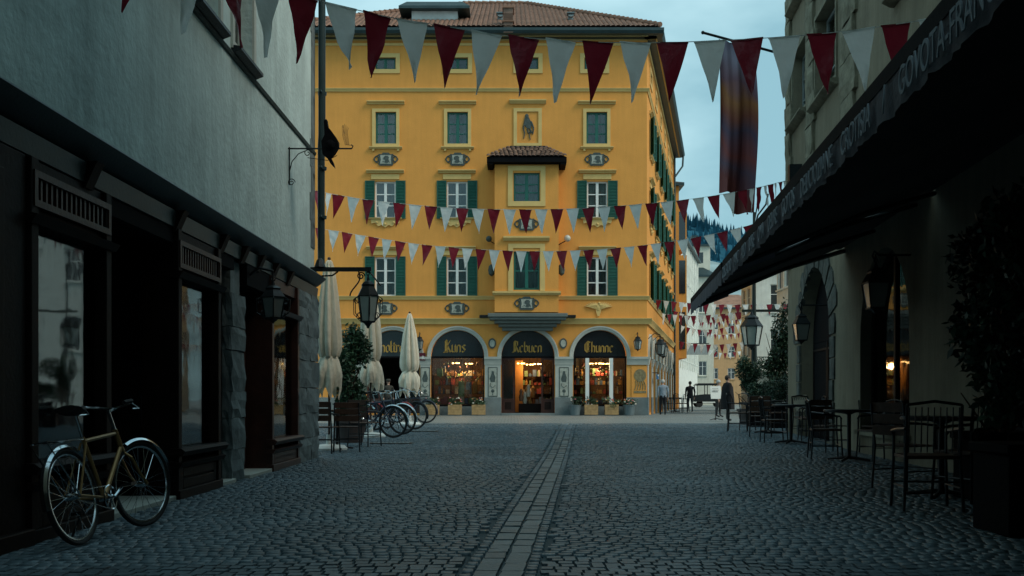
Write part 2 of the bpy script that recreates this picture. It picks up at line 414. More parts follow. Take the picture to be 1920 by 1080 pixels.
# drain covers in the square
for (u, v, Yd, l) in ((790, 815, 26.5, 'dark drain cover in the paving right of the parasols'), (735, 832, 21.6, 'long dark drain cover in the paving near the cafe chairs')):
    p = at(u, v, Yd); p.z = gz(Yd) + .01
    d = thing('drain_cover', l, 'drain cover', p, 'drain covers in the square')
    m = MB(Matrix.Translation(p)); m.box(-.45, .45, -.25, .25, -.03, .006); m.build('cover_frame', IRON, d)
    m = MB(Matrix.Translation(p))
    for i in range(9): m.box(-.4 + i * .09, -.35 + i * .09, -.2, .2, .006, .014)
    m.build('grate_bars', PLINTH, d)

# ---------------------------------------------------------------- shared architectural prototypes
def arch(cx, r, zs, zb, n=22):
    return [(cx - r, zb), (cx + r, zb)] + [(cx + r * math.cos(math.pi * i / n), zs + r * math.sin(math.pi * i / n)) for i in range(n + 1)]
def rect(x0, x1, z0, z1): return [(x0, z0), (x1, z0), (x1, z1), (x0, z1)]
def ring(m, x0, x1, z0, z1, w, y0, y1):
    m.box(x0, x0 + w, y0, y1, z0, z1); m.box(x1 - w, x1, y0, y1, z0, z1)
    m.box(x0 + w, x1 - w, y0, y1, z0, z0 + w); m.box(x0 + w, x1 - w, y0, y1, z1 - w, z1)
def window_proto(w, h, fm, ncol=2, nrow=3, fw=.06, mid=.09, bar=.03, curtain=CURT, name='window', y0=.1, splits=None, half=False):
    m = MB(); ring(m, -w/2, w/2, 0, h, fw, y0, y0 + .07)
    xs = [-w/2 + fw + (w - 2*fw) * i / ncol for i in range(ncol + 1)]
    zs = splits or [fw + (h - 2*fw) * i / nrow for i in range(nrow + 1)]
    for x in xs[1:-1]: m.box(x - mid/2, x + mid/2, y0 - .015, y0 + .06, fw, h - fw)
    for z in zs[1:-1]:
        for i in range(ncol):
            m.box(xs[i] + (mid/2 if i else 0), xs[i+1] - (mid/2 if i < ncol - 1 else 0), y0 + .005, y0 + .05, z - bar/2, z + bar/2)
    o = m.build(name, fm, link=False); PROTO.append(o)
    pm = {}
    for i in range(ncol):
        for j in range(len(zs) - 1):
            a, b, c, d = xs[i] + (mid/2 if i else 0), xs[i+1] - (mid/2 if i < ncol - 1 else 0), zs[j] + (bar/2 if j else 0), zs[j+1] - (bar/2 if j < len(zs) - 2 else 0)
            key = (round(b - a, 3), round(d - c, 3))
            if key not in pm: pm[key] = MB().box(-key[0]/2, key[0]/2, -.003, .003, -key[1]/2, key[1]/2).mesh('pane', GLASS, 0)
            p = bpy.data.objects.new('pane', pm[key]); p.parent = o; p.location = ((a + b)/2, y0 + .03, (c + d)/2)
    if curtain:
        for s_ in (-1, 1):
            c = MB(); k = 14; x0, x1 = (0.03, w/2 - fw) if s_ > 0 else (-w/2 + fw, -.03)
            if half: x0, x1 = (w*.22, w/2 - fw) if s_ > 0 else (-w/2 + fw, -w*.22)
            vv = []
            for i in range(k + 1):
                x = x0 + (x1 - x0) * i / k; yy = y0 + .13 + .022 * (i % 2) + .01 * math.sin(i * 2.1)
                vv += [(x, yy, fw), (x, yy, h - fw)]
            c.add(vv, [(2*i, 2*i + 2, 2*i + 3, 2*i + 1) for i in range(k)]); c.build('curtain', curtain, o)
    return o
def shutter_proto(w, h):
    m = MB(); ring(m, 0, w, 0, h, .05, -.05, 0); m.box(.05, w - .05, -.045, -.005, h*.5 - .035, h*.5 + .035)
    m.box(.05, w - .05, -.012, -.004, .05, h - .05)
    k = int(h / .075)
    for i in range(k):
        z = .07 + (h - .14) * i / k
        if abs(z - h*.5) < .06: continue
        m.add([(.05, -.044, z), (w - .05, -.044, z), (w - .05, -.012, z + .05), (.05, -.012, z + .05), (.05, -.038, z - .008), (w - .05, -.038, z - .008)], [(0,1,2,3), (0,4,5,1)])
    o = m.build('shutter', GREEN, link=False, smooth=0); PROTO.append(o); return o
def surround_proto(w, h, fw, hood, hoody, sill=True, ent=False, name='window_surround'):
    m = MB()
    if fw: ring(m, -w/2 - fw, w/2 + fw, -fw * .6, h + fw, fw, -.055, .02)
    if ent: m.box(-w/2 - .18, w/2 + .18, -.05, .02, h + .1, hoody - .16)
    m.mould(-hood/2, hood/2, [(.02, hoody - .1), (-.06, hoody - .1), (-.09, hoody - .05), (-.2, hoody), (-.2, hoody + .045), (.02, hoody + .06)])
    if sill: m.mould(-w/2 - .3, w/2 + .3, [(.02, -.2), (-.07, -.2), (-.16, -.13), (-.16, -.09), (.02, -.085)])
    if sill:
        for s_ in (-1, 1): m.box(s_ * (w/2 + .1) - .05, s_ * (w/2 + .1) + .05, -.09, .01, -.3, -.2)
    o = m.build(name, PALE, link=False); PROTO.append(o); return o
def ornament_proto():
    m = MB(); a = [(-.72, .0)]
    for i in range(25):
        t = i / 24; x = -.68 + 1.36 * t
        a.append((x, -.16 - .20 * math.sin(math.pi * t) - .05 * math.cos(t * math.pi * 8)))
    a.append((.72, 0)); m.prism(a, -.07, .01)
    m.mould(-.82, .82, [(.01, -.0), (-.14, .0), (-.18, .06), (.01, .08)])
    for x in (-.42, 0, .42): m.sphere((x, -.07, -.17 - .08 * (x == 0)), .07, 8)
    o = m.build('sill_ornament', PALE, link=False); PROTO.append(o); return o
def medallion_proto(big=1.0, seed=0):
    rr = random.Random(seed); m = MB(); b = big
    m.prism([(-.36*b,-.26),(-.3*b,-.31),(.3*b,-.31),(.36*b,-.26),(.33*b,0),(.36*b,.27),(.22*b,.25),(.14*b,.33),(-.14*b,.33),(-.22*b,.25),(-.36*b,.27),(-.33*b,0)], -.05, .01)
    for s_ in (-1, 1):
        m.tube([(s_*(.46*b + .1*math.cos(t)), -.02, .02 + .13*math.sin(t)) for t in [i*2*math.pi/12 for i in range(12)]], .03, 6, closed=True)
        m.tube([(s_*.34*b, -.02, -.18), (s_*.48*b, -.02, -.15), (s_*.6*b, -.02, 0)], .022, 6)
        m.tube([(s_*.34*b, -.02, .22), (s_*.48*b, -.02, .16), (s_*.6*b, -.02, .02)], .022, 6)
    o = m.build('medallion', RELD, link=False); PROTO.append(o)
    MB().prism([(-.27*b,-.22),(.27*b,-.22),(.24*b,0),(.27*b,.2),(-.27*b,.2),(-.24*b,0)], -.065, -.05).build('panel', RELL, o)
    q = MB(); k = rr.uniform(-.05, .05)
    q.prism([(-.14 + k, .1), (-.05 + k, .17), (.06 + k, .16), (.13 + k, .08), (.1 + k, 0), (.15 + k, -.12), (.03 + k, -.19), (-.1 + k, -.16), (-.06 + k, -.05), (-.15 + k, .0)], -.08, -.065)
    q.tube([(-.2, -.07, -.15), (-.12, -.07, -.1), (0, -.07, -.17), (.14, -.07, -.12), (.2, -.07, -.17)], .012, 5)
    q.build('relief', RELD, o)
    return o

# ---------------------------------------------------------------- the yellow building
YF = 49.0; G0 = gz(49)
zf = lambda v: H + (745 - v) / 38.1
xf = lambda u: (u - 960) / 38.1
FR = Matrix.Translation((0, YF, 0))
XC = xf(1213); XL = -11.0
TH = math.atan2(1, .215)
SD = Matrix.Translation((XC, YF, 0)) @ Matrix.Rotation(TH, 4, 'Z')
SLN = 24.6
ZG = lambda v: H + (745 - v)*48.15/F
ZT = ZG(51)
yb_ = thing('yellow_building', 'tall yellow rendered building with green shutters, oriel and arcaded shopfronts', 'building', (0, YF, G0))
WB = zf(409); HB = 69/38.1; WCz = zf(555); HC = 73/38.1; WAz = zf(272); HA = 62/38.1; WW = 39/38.1
colsB = [xf(722.5), xf(857), xf(1120)]; colsA = [xf(723.5), xf(858), xf(1119)]
atx = [xf(722.5), xf(858), xf(990), xf(1115)]
ARX = [xf(737), xf(858), xf(990), xf(1125)]; AR = 50/38.1; ZS = zf(669)
holes = [rect(x - .5, x + .5, zf(130), zf(108)) for x in atx]
holes += [rect(x - WW/2, x + WW/2, WAz, WAz + HA) for x in colsA]
holes += [rect(x - WW/2, x + WW/2, WB, WB + HB) for x in colsB] + [rect(x - WW/2, x + WW/2, WCz, WCz + HC) for x in colsB]
holes += [arch(x, AR, ZS, G0 + (.08 if i in (0, 2) else .42)) for i, x in enumerate(ARX)]
m = MB(FR); m.wall(rect(XL, XC, G0 - .1, ZT), holes, 0, .32)
# left flank and back close the volume
m.add([(XL, 0, 0), (XL, 0, ZT), (XL, 22, ZT), (XL, 22, 0)], [(0, 1, 2, 3)])
m.add([(XL, 22, 0), (XL, 22, ZT), (12, 24, ZT), (12, 24, 0)], [(0, 1, 2, 3)])
m.build('wall', YEL, yb_, smooth=0)
sx = [2.5 + 3.95 * i for i in range(6)]
axs = [1.75 + 3.05 * i for i in range(8)]
holes = [arch(x, 1.02, ZS, G0 + .08, 14) for x in axs]
for z, h in ((WAz, HA), (WB, HB), (WCz, HC)): holes += [rect(x - WW/2, x + WW/2, z, z + h) for x in sx]
holes += [rect(x - .5, x + .5, zf(130), zf(108)) for x in sx]
m = MB(SD); m.wall(rect(0, SLN, G0 - .1, ZT), holes, 0, .32); m.build('wall', YEL, yb_, smooth=0)
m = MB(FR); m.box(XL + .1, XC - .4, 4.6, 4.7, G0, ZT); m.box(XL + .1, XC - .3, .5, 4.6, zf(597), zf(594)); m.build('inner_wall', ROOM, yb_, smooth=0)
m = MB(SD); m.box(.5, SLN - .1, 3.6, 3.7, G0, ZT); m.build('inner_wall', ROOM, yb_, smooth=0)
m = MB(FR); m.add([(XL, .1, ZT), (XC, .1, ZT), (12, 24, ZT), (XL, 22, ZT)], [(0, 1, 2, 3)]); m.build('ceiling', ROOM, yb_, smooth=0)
# plinth and piers
m = MB(FR); pe = [XL] + sum([[x - AR, x + AR] for x in ARX], []) + [XC]
for i in range(0, len(pe), 2): m = MB(FR).box(pe[i] + (.0 if i else 0), pe[i+1] + (.06 if i == 8 else 0), -.06, .02, G0 - .05, zf(745)); m.build('plinth', PLINTH, yb_, bevel=.01)
MB(FR).box(ARX[1] - AR, ARX[1] + AR, -.03, .3, G0 - .05, G0 + .42).build('window_plinth', PLINTH, yb_); MB(FR).box(ARX[3] - AR, ARX[3] + AR, -.03, .3, G0 - .05, G0 + .42).build('window_plinth', PLINTH, yb_)
MB(FR).box(ARX[2] - AR, ARX[2] + AR, -.12, .3, G0 - .05, G0 + .09).build('doorstep', PLINTH, yb_)
m = MB(SD); q = [0] + sum([[x - 1.02, x + 1.02] for x in axs], []) + [SLN]
for i in range(0, len(q), 2): MB(SD).box(q[i] + .002, q[i+1], -.06, .02, G0 - .05, zf(745)).build('plinth', PLINTH, yb_)
for i in range(0, 10, 2):
    a, b = pe[i], pe[i+1]
    if i == 0: a = b - .6
    m = MB(FR)
    bb = b + (.055 if i == 8 else 0)
    if i < 8: m.box(a + .03, b - .03, -.05, .02, zf(745), zf(684))
    m.mould(a - .0, bb, [(.02, zf(684)), (-.07, zf(684)), (-.09, zf(676)), (-.14, zf(673)), (-.14, zf(669)), (.02, zf(669))])
    m.build('capital', STONEG, yb_)
    if i < 8:
        c = (a + b) / 2
        pnl = MB(FR).box(c - .2, c + .2, -.066, -.05, zf(742), zf(690)).build('pier_panel', RELL, yb_)
        q = MB(FR); ring(q, c - .23, c + .23, zf(743.5), zf(688.5), .03, -.075, -.05); q.build('panel_border', RELD, pnl)
        q = MB(FR)
        q.prism([(c-.05, zf(696)),(c+.05, zf(696)),(c+.06, zf(700)),(c+.13, zf(708)),(c+.1, zf(716)),(c-.1, zf(716)),(c-.15, zf(710)),(c-.06, zf(701))], -.078, -.066)
        q.tube([(c-.1, -.075, zf(718)), (c-.13, -.075, zf(723)), (c, -.075, zf(727)), (c+.13, -.075, zf(722))], .012, 5)
        q.sphere((c, -.07, zf(733)), .09, 8, (1, .15, 1)); q.tube([(c, -.072, zf(735)), (c, -.072, zf(741))], .012, 5)
        q.build('painted_figure', RELD, pnl)
m = MB(SD); q = [0] + sum([[x - 1.02, x + 1.02] for x in axs], []) + [SLN]
for i in range(0, len(q), 2):
    m = MB(SD); m.box(q[i] + .06, q[i+1] - .03, -.05, .02, zf(745), zf(684))
    m.mould(q[i] + .06, q[i+1], [(.02, zf(684)), (-.07, zf(684)), (-.14, zf(673)), (-.14, zf(669)), (.02, zf(669))])
    m.build('capital', STONEG, yb_)
def archivolt(mm, cx, r, zs, n=28):
    prof = [(0, .02), (0, -.05), (.05, -.08), (.1, -.08), (.13, -.11), (.19, -.11), (.21, .02)]
    vs = []; k = len(prof)
    for i in range(n + 1):
        t = math.pi * i / n
        for (dr, y) in prof: vs.append((cx + (r + dr) * math.cos(t), y, zs + (r + dr) * math.sin(t)))
    mm.add(vs, [(i*k + j, (i+1)*k + j, (i+1)*k + j + 1, i*k + j + 1) for i in range(n) for j in range(k - 1)])
for x in ARX: m = MB(FR); archivolt(m, x, AR, ZS); m.build('archivolt', STONEG, yb_)
for x in axs: m = MB(SD); archivolt(m, x, 1.02, ZS, 16); m.build('archivolt', STONEG, yb_)
# string courses, cornices
for M_, a, b in ((FR, XL, XC), (SD, 0, SLN)):
    e = .0 if M_ is FR else .0
    for nm, v0, v1, d in (('string_course', 172, 166, .12), ('string_course', 562, 555, .12), ('cornice', 608, 597, .22)):
        m = MB(M_); m.mould(a, b + (d if M_ is FR else 0), [(.02, zf(v0)), (-d*.4, zf(v0)), (-d*.6, zf((v0+v1)/2)), (-d, zf(v1+1)), (-d, zf(v1)), (.02, zf(v1-.5))])
        m.build(nm, PALE if nm == 'string_course' else STONEG if 0 else PALE, yb_)
    m = MB(M_); m.mould(a, b + (.1 if M_ is FR else 0), [(.02, zf(86)), (-.05, zf(86)), (-.09, zf(82)), (.02, zf(82))])
    m.mould(a, b, [(.02, zf(76)), (-.02, zf(76)), (-.03, zf(69)), (-.5, ZG(63)), (-.5, ZG(60)), (.02, ZG(60))])
    m.build('frieze', PALE, yb_)
    m = MB(M_); n = int((b - a) / .42)
    for i in range(n):
        x = a + .2 + i * .42
        m.tube([(x - .17, -.02, zf(72)), (x - .06, -.035, zf(69)), (x + .05, -.02, zf(73)), (x + .17, -.035, zf(70))], .035, 5)
    f = m.build('frieze_ornament', PALE, yb_); f['kind'] = 'stuff'
    m = MB(M_); m.mould(a - .5, b + (.72 if M_ is FR else .3), [(-.5, ZG(62)), (-.75, ZG(61)), (-.85, ZG(56)), (-.85, ZG(51)), (-.5, ZG(50)), (.1, ZG(50)), (.1, ZG(62))])
    m.build('gutter', GUT, yb_)
W_white = window_proto(WW, HB, WHITE, 2, 3, .075, .13, .05, DCURT, half=False)
W_whiteC = window_proto(WW, HC, WHITE, 2, 3, .075, .13, .05, DCURT)
W_white2 = window_proto(WW, HB, WHITE, 2, 3, .075, .13, .05, CURT)
W_green = window_proto(WW, HA, GREEN2, 2, 3, .09, .15, .05, GCURT, half=True)
W_attic = window_proto(1.0, 22/38.1, GREEN, 2, 1, .08, .14, .04, None)
S_B = shutter_proto(.48, HB + .06); S_C = shutter_proto(.48, HC + .06)
SU_A = surround_proto(WW, HA, .16, 1.85, zf(192) - WAz, True)
SU_B = surround_proto(WW, HB, 0, 1.85, zf(321) - WB, False, True)
SU_C = surround_proto(WW, HC, 0, 1.85, zf(464) - WCz, False, True)
SU_T = surround_proto(1.0, 22/38.1, .14, .1, .3, False); 
m = MB(); ring(m, -.72, .72, -.2, 22/38.1 + .2, .2, -.05, .02); SU_T = m.build('window_surround', PALE, link=False); PROTO.append(SU_T)
ORN = ornament_proto(); MED = [medallion_proto(1, s_) for s_ in range(3)]
T = Matrix.Translation
for i, x in enumerate(atx):
    place(W_attic, yb_, FR @ T((x, 0, zf(130)))); place(SU_T, yb_, FR @ T((x, 0, zf(130))))
for i, x in enumerate(colsA):
    place(W_green, yb_, FR @ T((x, 0, WAz))); place(SU_A, yb_, FR @ T((x, 0, WAz)))
    place(MED[i], yb_, FR @ T((x, 0, zf(299))))
for i, x in enumerate(colsB):
    place(W_white2 if i == 2 else W_white, yb_, FR @ T((x, 0, WB))); place(SU_B, yb_, FR @ T((x, 0, WB)))
    place(ORN, yb_, FR @ T((x, 0, zf(411))))
    place(W_whiteC, yb_, FR @ T((x, 0, WCz))); place(SU_C, yb_, FR @ T((x, 0, WCz)))
    for S_, z in ((S_B, WB), (S_C, WCz)):
        place(S_, yb_, FR @ T((x - WW/2 - .485, -.01, z - .03))); place(S_, yb_, FR @ T((x + WW/2 + .005, -.01, z - .03)))
for i, x in enumerate(colsB[:2]): place(MED[(i + 1) % 3], yb_, FR @ T((x, 0, zf(578.5))))
for x in sx:
    place(W_attic, yb_, SD @ T((x, 0, zf(130)))); place(SU_T, yb_, SD @ T((x, 0, zf(130))))
    for S_, W_, SU_, z in ((S_B, W_green, SU_A, WAz), (S_B, W_white, SU_B, WB), (S_C, W_whiteC, SU_C, WCz)):
        place(W_, yb_, SD @ T((x, 0, z))); place(SU_, yb_, SD @ T((x, 0, z)))
        s1 = place(S_, yb_, SD @ T((x - WW/2 - .02, -.03, z - .03)) @ Matrix.Rotation(R(205), 4, 'Z') @ T((0, 0.05, 0)))
        s2 = place(S_, yb_, SD @ T((x + WW/2 + .02, -.03, z - .03)) @ Matrix.Rotation(R(-22), 4, 'Z'))
    place(ORN, yb_, SD @ T((x, 0, zf(411))))
# eagle plaster relief
m = MB(FR); cx, cz = xf(1122), zf(577)
for s_ in (-1, 1):
    for k in range(7):
        a = R(12 + k * 13); l = .62 - .035 * k
        m.tube([(cx + s_*.08, -.03, cz - .06), (cx + s_*(.08 + l*.55*math.cos(a)), -.08, cz + l*.3*math.sin(a)), (cx + s_*(.08 + l*math.cos(a)), -.03, cz + l*.62*math.sin(a))], [.05, .045, .015], 6)
m.sphere((cx, -.03, cz), .15, 10, (1, .5, 1.3)); m.sphere((cx + .04, -.06, cz + .22), .07, 8); m.prism([(cx-.14, cz-.12), (cx+.14, cz-.12), (cx+.05, cz-.42), (cx-.05, cz-.42)], -.06, .01)
m.build('eagle_relief', PALE, yb_)
# niche figure
nb = MB(FR); cx = xf(989); ring(nb, xf(963), xf(1016), zf(275), zf(203), .17, -.055, .02)
nb.mould(xf(955), xf(1024), [(.02, zf(195)), (-.06, zf(195)), (-.2, zf(190)), (-.2, zf(188)), (.02, zf(187))]); nb.build('niche_surround', PALE, yb_)
m = MB(FR)
m.sphere((cx - .03, -.03, zf(218)), .1, 8, (1, .5, 1.2)); m.prism([(cx-.14, zf(221)), (cx+.05, zf(219)), (cx+.22, zf(232)), (cx+.15, zf(243)), (cx-.05, zf(240)), (cx-.17, zf(232))], -.05, .01)
for p in ([(cx-.12, zf(226)), (cx-.2, zf(240)), (cx-.14, zf(250)), (cx-.18, zf(260))], [(cx+.1, zf(240)), (cx+.2, zf(248)), (cx+.08, zf(252)), (cx+.14, zf(262))],
          [(cx, zf(242)), (cx+.04, zf(250)), (cx+.16, zf(246))], [(cx+.18, zf(228)), (cx+.3, zf(240)), (cx+.26, zf(252))]):
    m.tube([(a, -.03, b) for a, b in p], [.045, .04, .03, .02][:len(p)], 6)
m.build('niche_figure', RELD, yb_)
# oriel
OX0, OX1 = xf(928), xf(1046); OY = -.85
orl = MB(FR)
gx0, gx1 = xf(963), xf(1011)
orl.wall(rect(OX0, OX1, zf(588), zf(316)), [rect(gx0, gx1, zf(391), zf(331)), rect(gx0, gx1, zf(547), zf(476))], OY, .2)
for x in (OX0, OX1): orl.add([(x, OY, zf(588)), (x, OY, zf(316)), (x, 0, zf(316)), (x, 0, zf(588))], [(0, 1, 2, 3)])
orl.add([(OX0, OY, zf(588)), (OX1, OY, zf(588)), (OX1, 0, zf(588)), (OX0, 0, zf(588))], [(0, 1, 2, 3)])
oriel = orl.build('oriel', YEL, yb_, smooth=0)
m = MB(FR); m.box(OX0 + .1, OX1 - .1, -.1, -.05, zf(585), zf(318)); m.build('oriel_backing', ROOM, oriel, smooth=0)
m = MB(FR)
ring(m, gx0 - .28, gx1 + .28, zf(393), zf(318.5), .24, OY - .05, OY + .01); m.build('window_trim', PALE, oriel); m = MB(FR)
m.box(gx0 - .26, gx0 - .02, OY - .045, OY, zf(549), zf(470)); m.box(gx1 + .02, gx1 + .26, OY - .045, OY, zf(549), zf(470)); m.box(gx0 - .26, gx1 + .26, OY - .04, OY, zf(470), zf(462))
m.build('window_trim', PALE, oriel); m = MB(FR)
m.mould(xf(944), xf(1029), [(OY, zf(457)), (OY - .06, zf(457)), (OY - .2, zf(452)), (OY - .2, zf(449)), (OY, zf(448.5))]); m.build('hood', PALE, oriel); m = MB(FR)
m.mould(OX0 - .1, OX1 + .1, [(OY, zf(557)), (OY - .06, zf(557)), (OY - .16, zf(553)), (OY - .16, zf(550)), (OY, zf(549.5))])
m.build('window_trim', PALE, oriel)
WO1 = window_proto(gx1 - gx0, 60/38.1, GREEN2, 2, 3, .09, .16, .06, GCURT, splits=[.08, .62, 1.02, 60/38.1 - .08])
WO2 = window_proto(gx1 - gx0, 71/38.1, GREEN2, 2, 2, .09, .16, .06, GCURT)
place(WO1, yb_, FR @ T(((gx0 + gx1)/2, OY, zf(391)))); place(WO2, yb_, FR @ T(((gx0 + gx1)/2, OY, zf(547))))
place(MED[1], yb_, FR @ T((xf(987), OY, zf(426)))); place(MED[2], yb_, FR @ T((xf(987), OY, zf(572))))
m = MB(FR)
zz = [zf(590), zf(597), zf(602), zf(608), zf(614), zf(621)]; hw = [1.93, 1.85, 1.62, 1.42, 1.24, 1.1]; dp = [1.0, .92, .75, .58, .42, .25]
cx = xf(989)
for i in range(5): m.box(cx - hw[i], cx + hw[i], -dp[i], .02, zz[i+1], zz[i] - .004)
m.build('corbel', CORB, yb_, bevel=.02)
m = MB(FR); 
for s_ in (-1, 1): MB(FR).box(cx + s_*2.1 - .25, cx + s_*2.1 + .25, -.5, .0, zf(596.6), zf(592)).build('flashing', IRON, yb_)
# oriel roof: dark eaves board, individual tiles
ze, zr = zf(306), zf(277)
m = MB(FR); ex0, ex1 = xf(914), xf(1060)
m.box(ex0, ex1, OY - .42, 0, zf(315), zf(306)); m.box(ex0 + .02, ex0 + .3, OY - .38, -.02, zf(319), zf(315.2)); m.box(ex1 - .3, ex1 - .02, OY - .38, -.02, zf(319), zf(315.2))
oroof = m.build('oriel_roof', BLK, yb_)
rx0, rx1 = xf(957), xf(1021)
m = MB(FR); m.add([(ex0, OY - .42, ze), (ex1, OY - .42, ze), (rx1, -.05, zr), (rx0, -.05, zr), (ex0, 0, ze), (ex1, 0, ze)], [(0,1,2,3), (0,3,4), (1,5,2)]); m.build('roof_boarding', BLK, oroof, smooth=0)
m = MB(FR); m.box(rx0 - .02, rx1 + .02, -.12, .0, zr - .02, zr + .07); m.build('ridge_cap', IRON, oroof)
tm = MB(); k = 6
vs = []
for i in range(k + 1):
    a = math.pi * i / k
    for yy, dz in ((0, 0), (.34, -.0)): vs.append((-.1 * math.cos(a), yy, .055 * math.sin(a)))
tm.add(vs, [(2*i, 2*i + 1, 2*i + 3, 2*i + 2) for i in range(k)]); tm.add([(p[0], p[1], p[2] + .018) for p in vs], [(2*i, 2*i + 2, 2*i + 3, 2*i + 1) for i in range(k)])
tile_me = tm.mesh('tile', TILED, 60)
pitch = math.atan2(zr - ze, .42 - OY)
rows = 6
for r_ in range(rows):
    t = r_ / rows
    a = ex0 + (rx0 - ex0) * t + .08; b = ex1 + (rx1 - ex1) * t - .08; nn = int((b - a) / .215)
    for i in range(nn + 1):
        x = a + (b - a) * i / nn
        o = bpy.data.objects.new('tile', tile_me); col.objects.link(o); o.parent = oroof
        p = FR @ Vector((x, OY - .46 + (.41 - OY) * t, ze + .01 + (zr - ze) * t)) - worg(oroof)
        o.location = p + Vector((0, 0, random.uniform(0, .02))); o.rotation_euler = (pitch - .08, 0, random.uniform(-.06, .06))
# main roof
def tiled(m, P0, ux, ul, length, smax, topfn, pitchc=.24, rowh=.36):
    P0 = Vector(P0); ux = Vector(ux).normalized(); ul = Vector(ul).normalized(); nrm = ux.cross(ul); nrm = nrm if nrm.z > 0 else -nrm
    n = int(length / pitchc)
    for i in range(n):
        x0 = i * length / n; x1 = (i + 1) * length / n; top = min(smax, topfn((x0 + x1) / 2))
        if top <= .02: continue
        rr = max(1, int(top / rowh)); vs = []; fs = []
        for r_ in range(rr):
            s0 = top * r_ / rr; s1 = top * (r_ + 1) / rr; b = len(vs)
            for s_, lift in ((s0, .014), (s1, .0)):
                for fx, h in ((0, 0), (.3, .05), (.7, .05), (1, 0)):
                    vs.append(P0 + ux * (x0 + (x1 - x0) * fx) + ul * s_ + nrm * (h + lift))
            for j in range(3): fs.append((b + j, b + j + 1, b + 5 + j, b + 4 + j))
        m.add(vs, fs)
zg = lambda v: H + (745 - v)*48.15/F
Ze = zg(50) + .02; Yeave = YF - .85
CR = Vector((xf(1222) + .3, Yeave, Ze)); CL = Vector((XL - .6, Yeave, Ze))
Rr = Vector((.75, 58.5, 24.15)); Rl = Vector((-2.6, 58.5, 24.15))
ul = Vector((0, 58.5 - Yeave, Rr.z - Ze)); slen = ul.length
m = MB(); wd = CR.x - CL.x
tiled(m, CL, (1, 0, 0), ul, wd, slen, lambda x: slen * min(1, x / (Rl.x - CL.x), (wd - x) / (CR.x - Rr.x)))
o = m.build('roof', ROOF, yb_, smooth=0); o['kind'] = 'stuff'
m = MB()
sdv = Vector((math.cos(TH), math.sin(TH), 0)); CF = CR + sdv * (SLN + 1)
m.add([CR, CF, Rr], [(0, 1, 2)]); m.add([CL, Rl, Vector((XL - .6, 72, Ze))], [(0, 1, 2)]); m.add([Rl, Rr, CF, Vector((XL - .6, 72, Ze))], [(0, 1, 2), (0, 2, 3)])
m.build('roof', ROOF, yb_, smooth=0)
m = MB(); n = 46
for a, b in ((CR, Rr), (CL, Rl), (Rl, Rr)):
    n = int((b - a).length / .38)
    for i in range(n):
        p = a + (b - a) * (i / n); q = a + (b - a) * ((i + 1.12) / n); m.tube([p + Vector((0, 0, .09)), q + Vector((0, 0, .06))], [.13, .10], 8)
o = m.build('ridge_tiles', ROOF, yb_); o['kind'] = 'stuff'
# dormer, chimney, vents (parts of the house)
def roofpt(u, v):
    # ray through pixel, intersect front roof plane
    d = Vector(((u - 960) / F, 1, (745 - v) / F)); n_ = Vector((0, -(Rr.z - Ze), 58.5 - Yeave))
    t = (CR - Vector((0, 0, H))).dot(n_) / d.dot(n_); return Vector((0, 0, H)) + d * t
p = roofpt(815, 38); s_ = p.y / F
m = MB(T(p)); m.box(-43*s_, 43*s_, 0, 3.5, -.6, 21*s_); dm = m.build('dormer', mat('dormer_white', (.5, .53, .52), .8), yb_)
hz = 21*s_
m = MB(T(p)); w0, w1 = 66*s_, 52*s_; m.add([(-w0, -.4, hz + .03), (w0, -.4, hz + .03), (w0, 3.6, hz + .03), (-w0, 3.6, hz + .03), (-w1, -.1, hz + .34), (w1, -.1, hz + .34), (w1 - .1, 3, hz + .34), (-w1, 3, hz + .34), (-w0, -.4, hz - .1), (w0, -.4, hz - .1), (w0, 3.6, hz - .1), (-w0, 3.6, hz - .1)],
      [(0,1,5,4),(1,2,6,5),(2,3,7,6),(3,0,4,7),(4,5,6,7),(0,8,9,1),(1,9,10,2),(2,10,11,3),(3,11,8,0),(8,11,10,9)])
m.build('dormer_roof', GUT, dm, smooth=0)
p = roofpt(953, 49); s_ = p.y / F
m = MB(T(p)); m.box(-9*s_, 9*s_, 0, .8, -.3, 34*s_); ch = m.build('chimney', mat('chimney_brick', (.2, .13, .1), .9, var=.3, scale=5), yb_)
m = MB(T(p)); m.box(-11*s_, 11*s_, -.08, .88, 34*s_, 38*s_); m.box(-11*s_, 11*s_, -.08, .88, 8*s_, 10*s_)
for i in range(7): m.box(-9.3*s_, 9.3*s_, -.02, .02, (12 + 2*i)*s_, (12.4 + 2*i)*s_)
m.build('chimney_cap', ROOF, ch)
for (u, v) in ((938, 38), (1070, 38)):
    p = roofpt(u, v); m = MB(T(p)); m.tube([(0, 0, -.1), (0, -.05, .14), (0, -.22, .22)], [.13, .14, .15], 10); m.box(-.2, .2, -.28, .2, .28, .33); m.build('roof_vent', ZINC, yb_)
# downpipe at far end of side wall
m = MB(SD); m.tube([(SLN - .5, -.15, ZT - .3), (SLN - .5, -.15, G0)], .07, 8); m.tube([(SLN + .1, -.75, ZT), (SLN - .1, -.7, ZT - 1.0), (SLN - .5, -.2, ZT - 1.8)], .07, 8); m.build('downpipe', GUT, yb_)
m = MB(FR); m.tube([(XC + .05, -.6, zf(60)), (XC + .05, -.6, zf(60) - .1)], .07, 8)

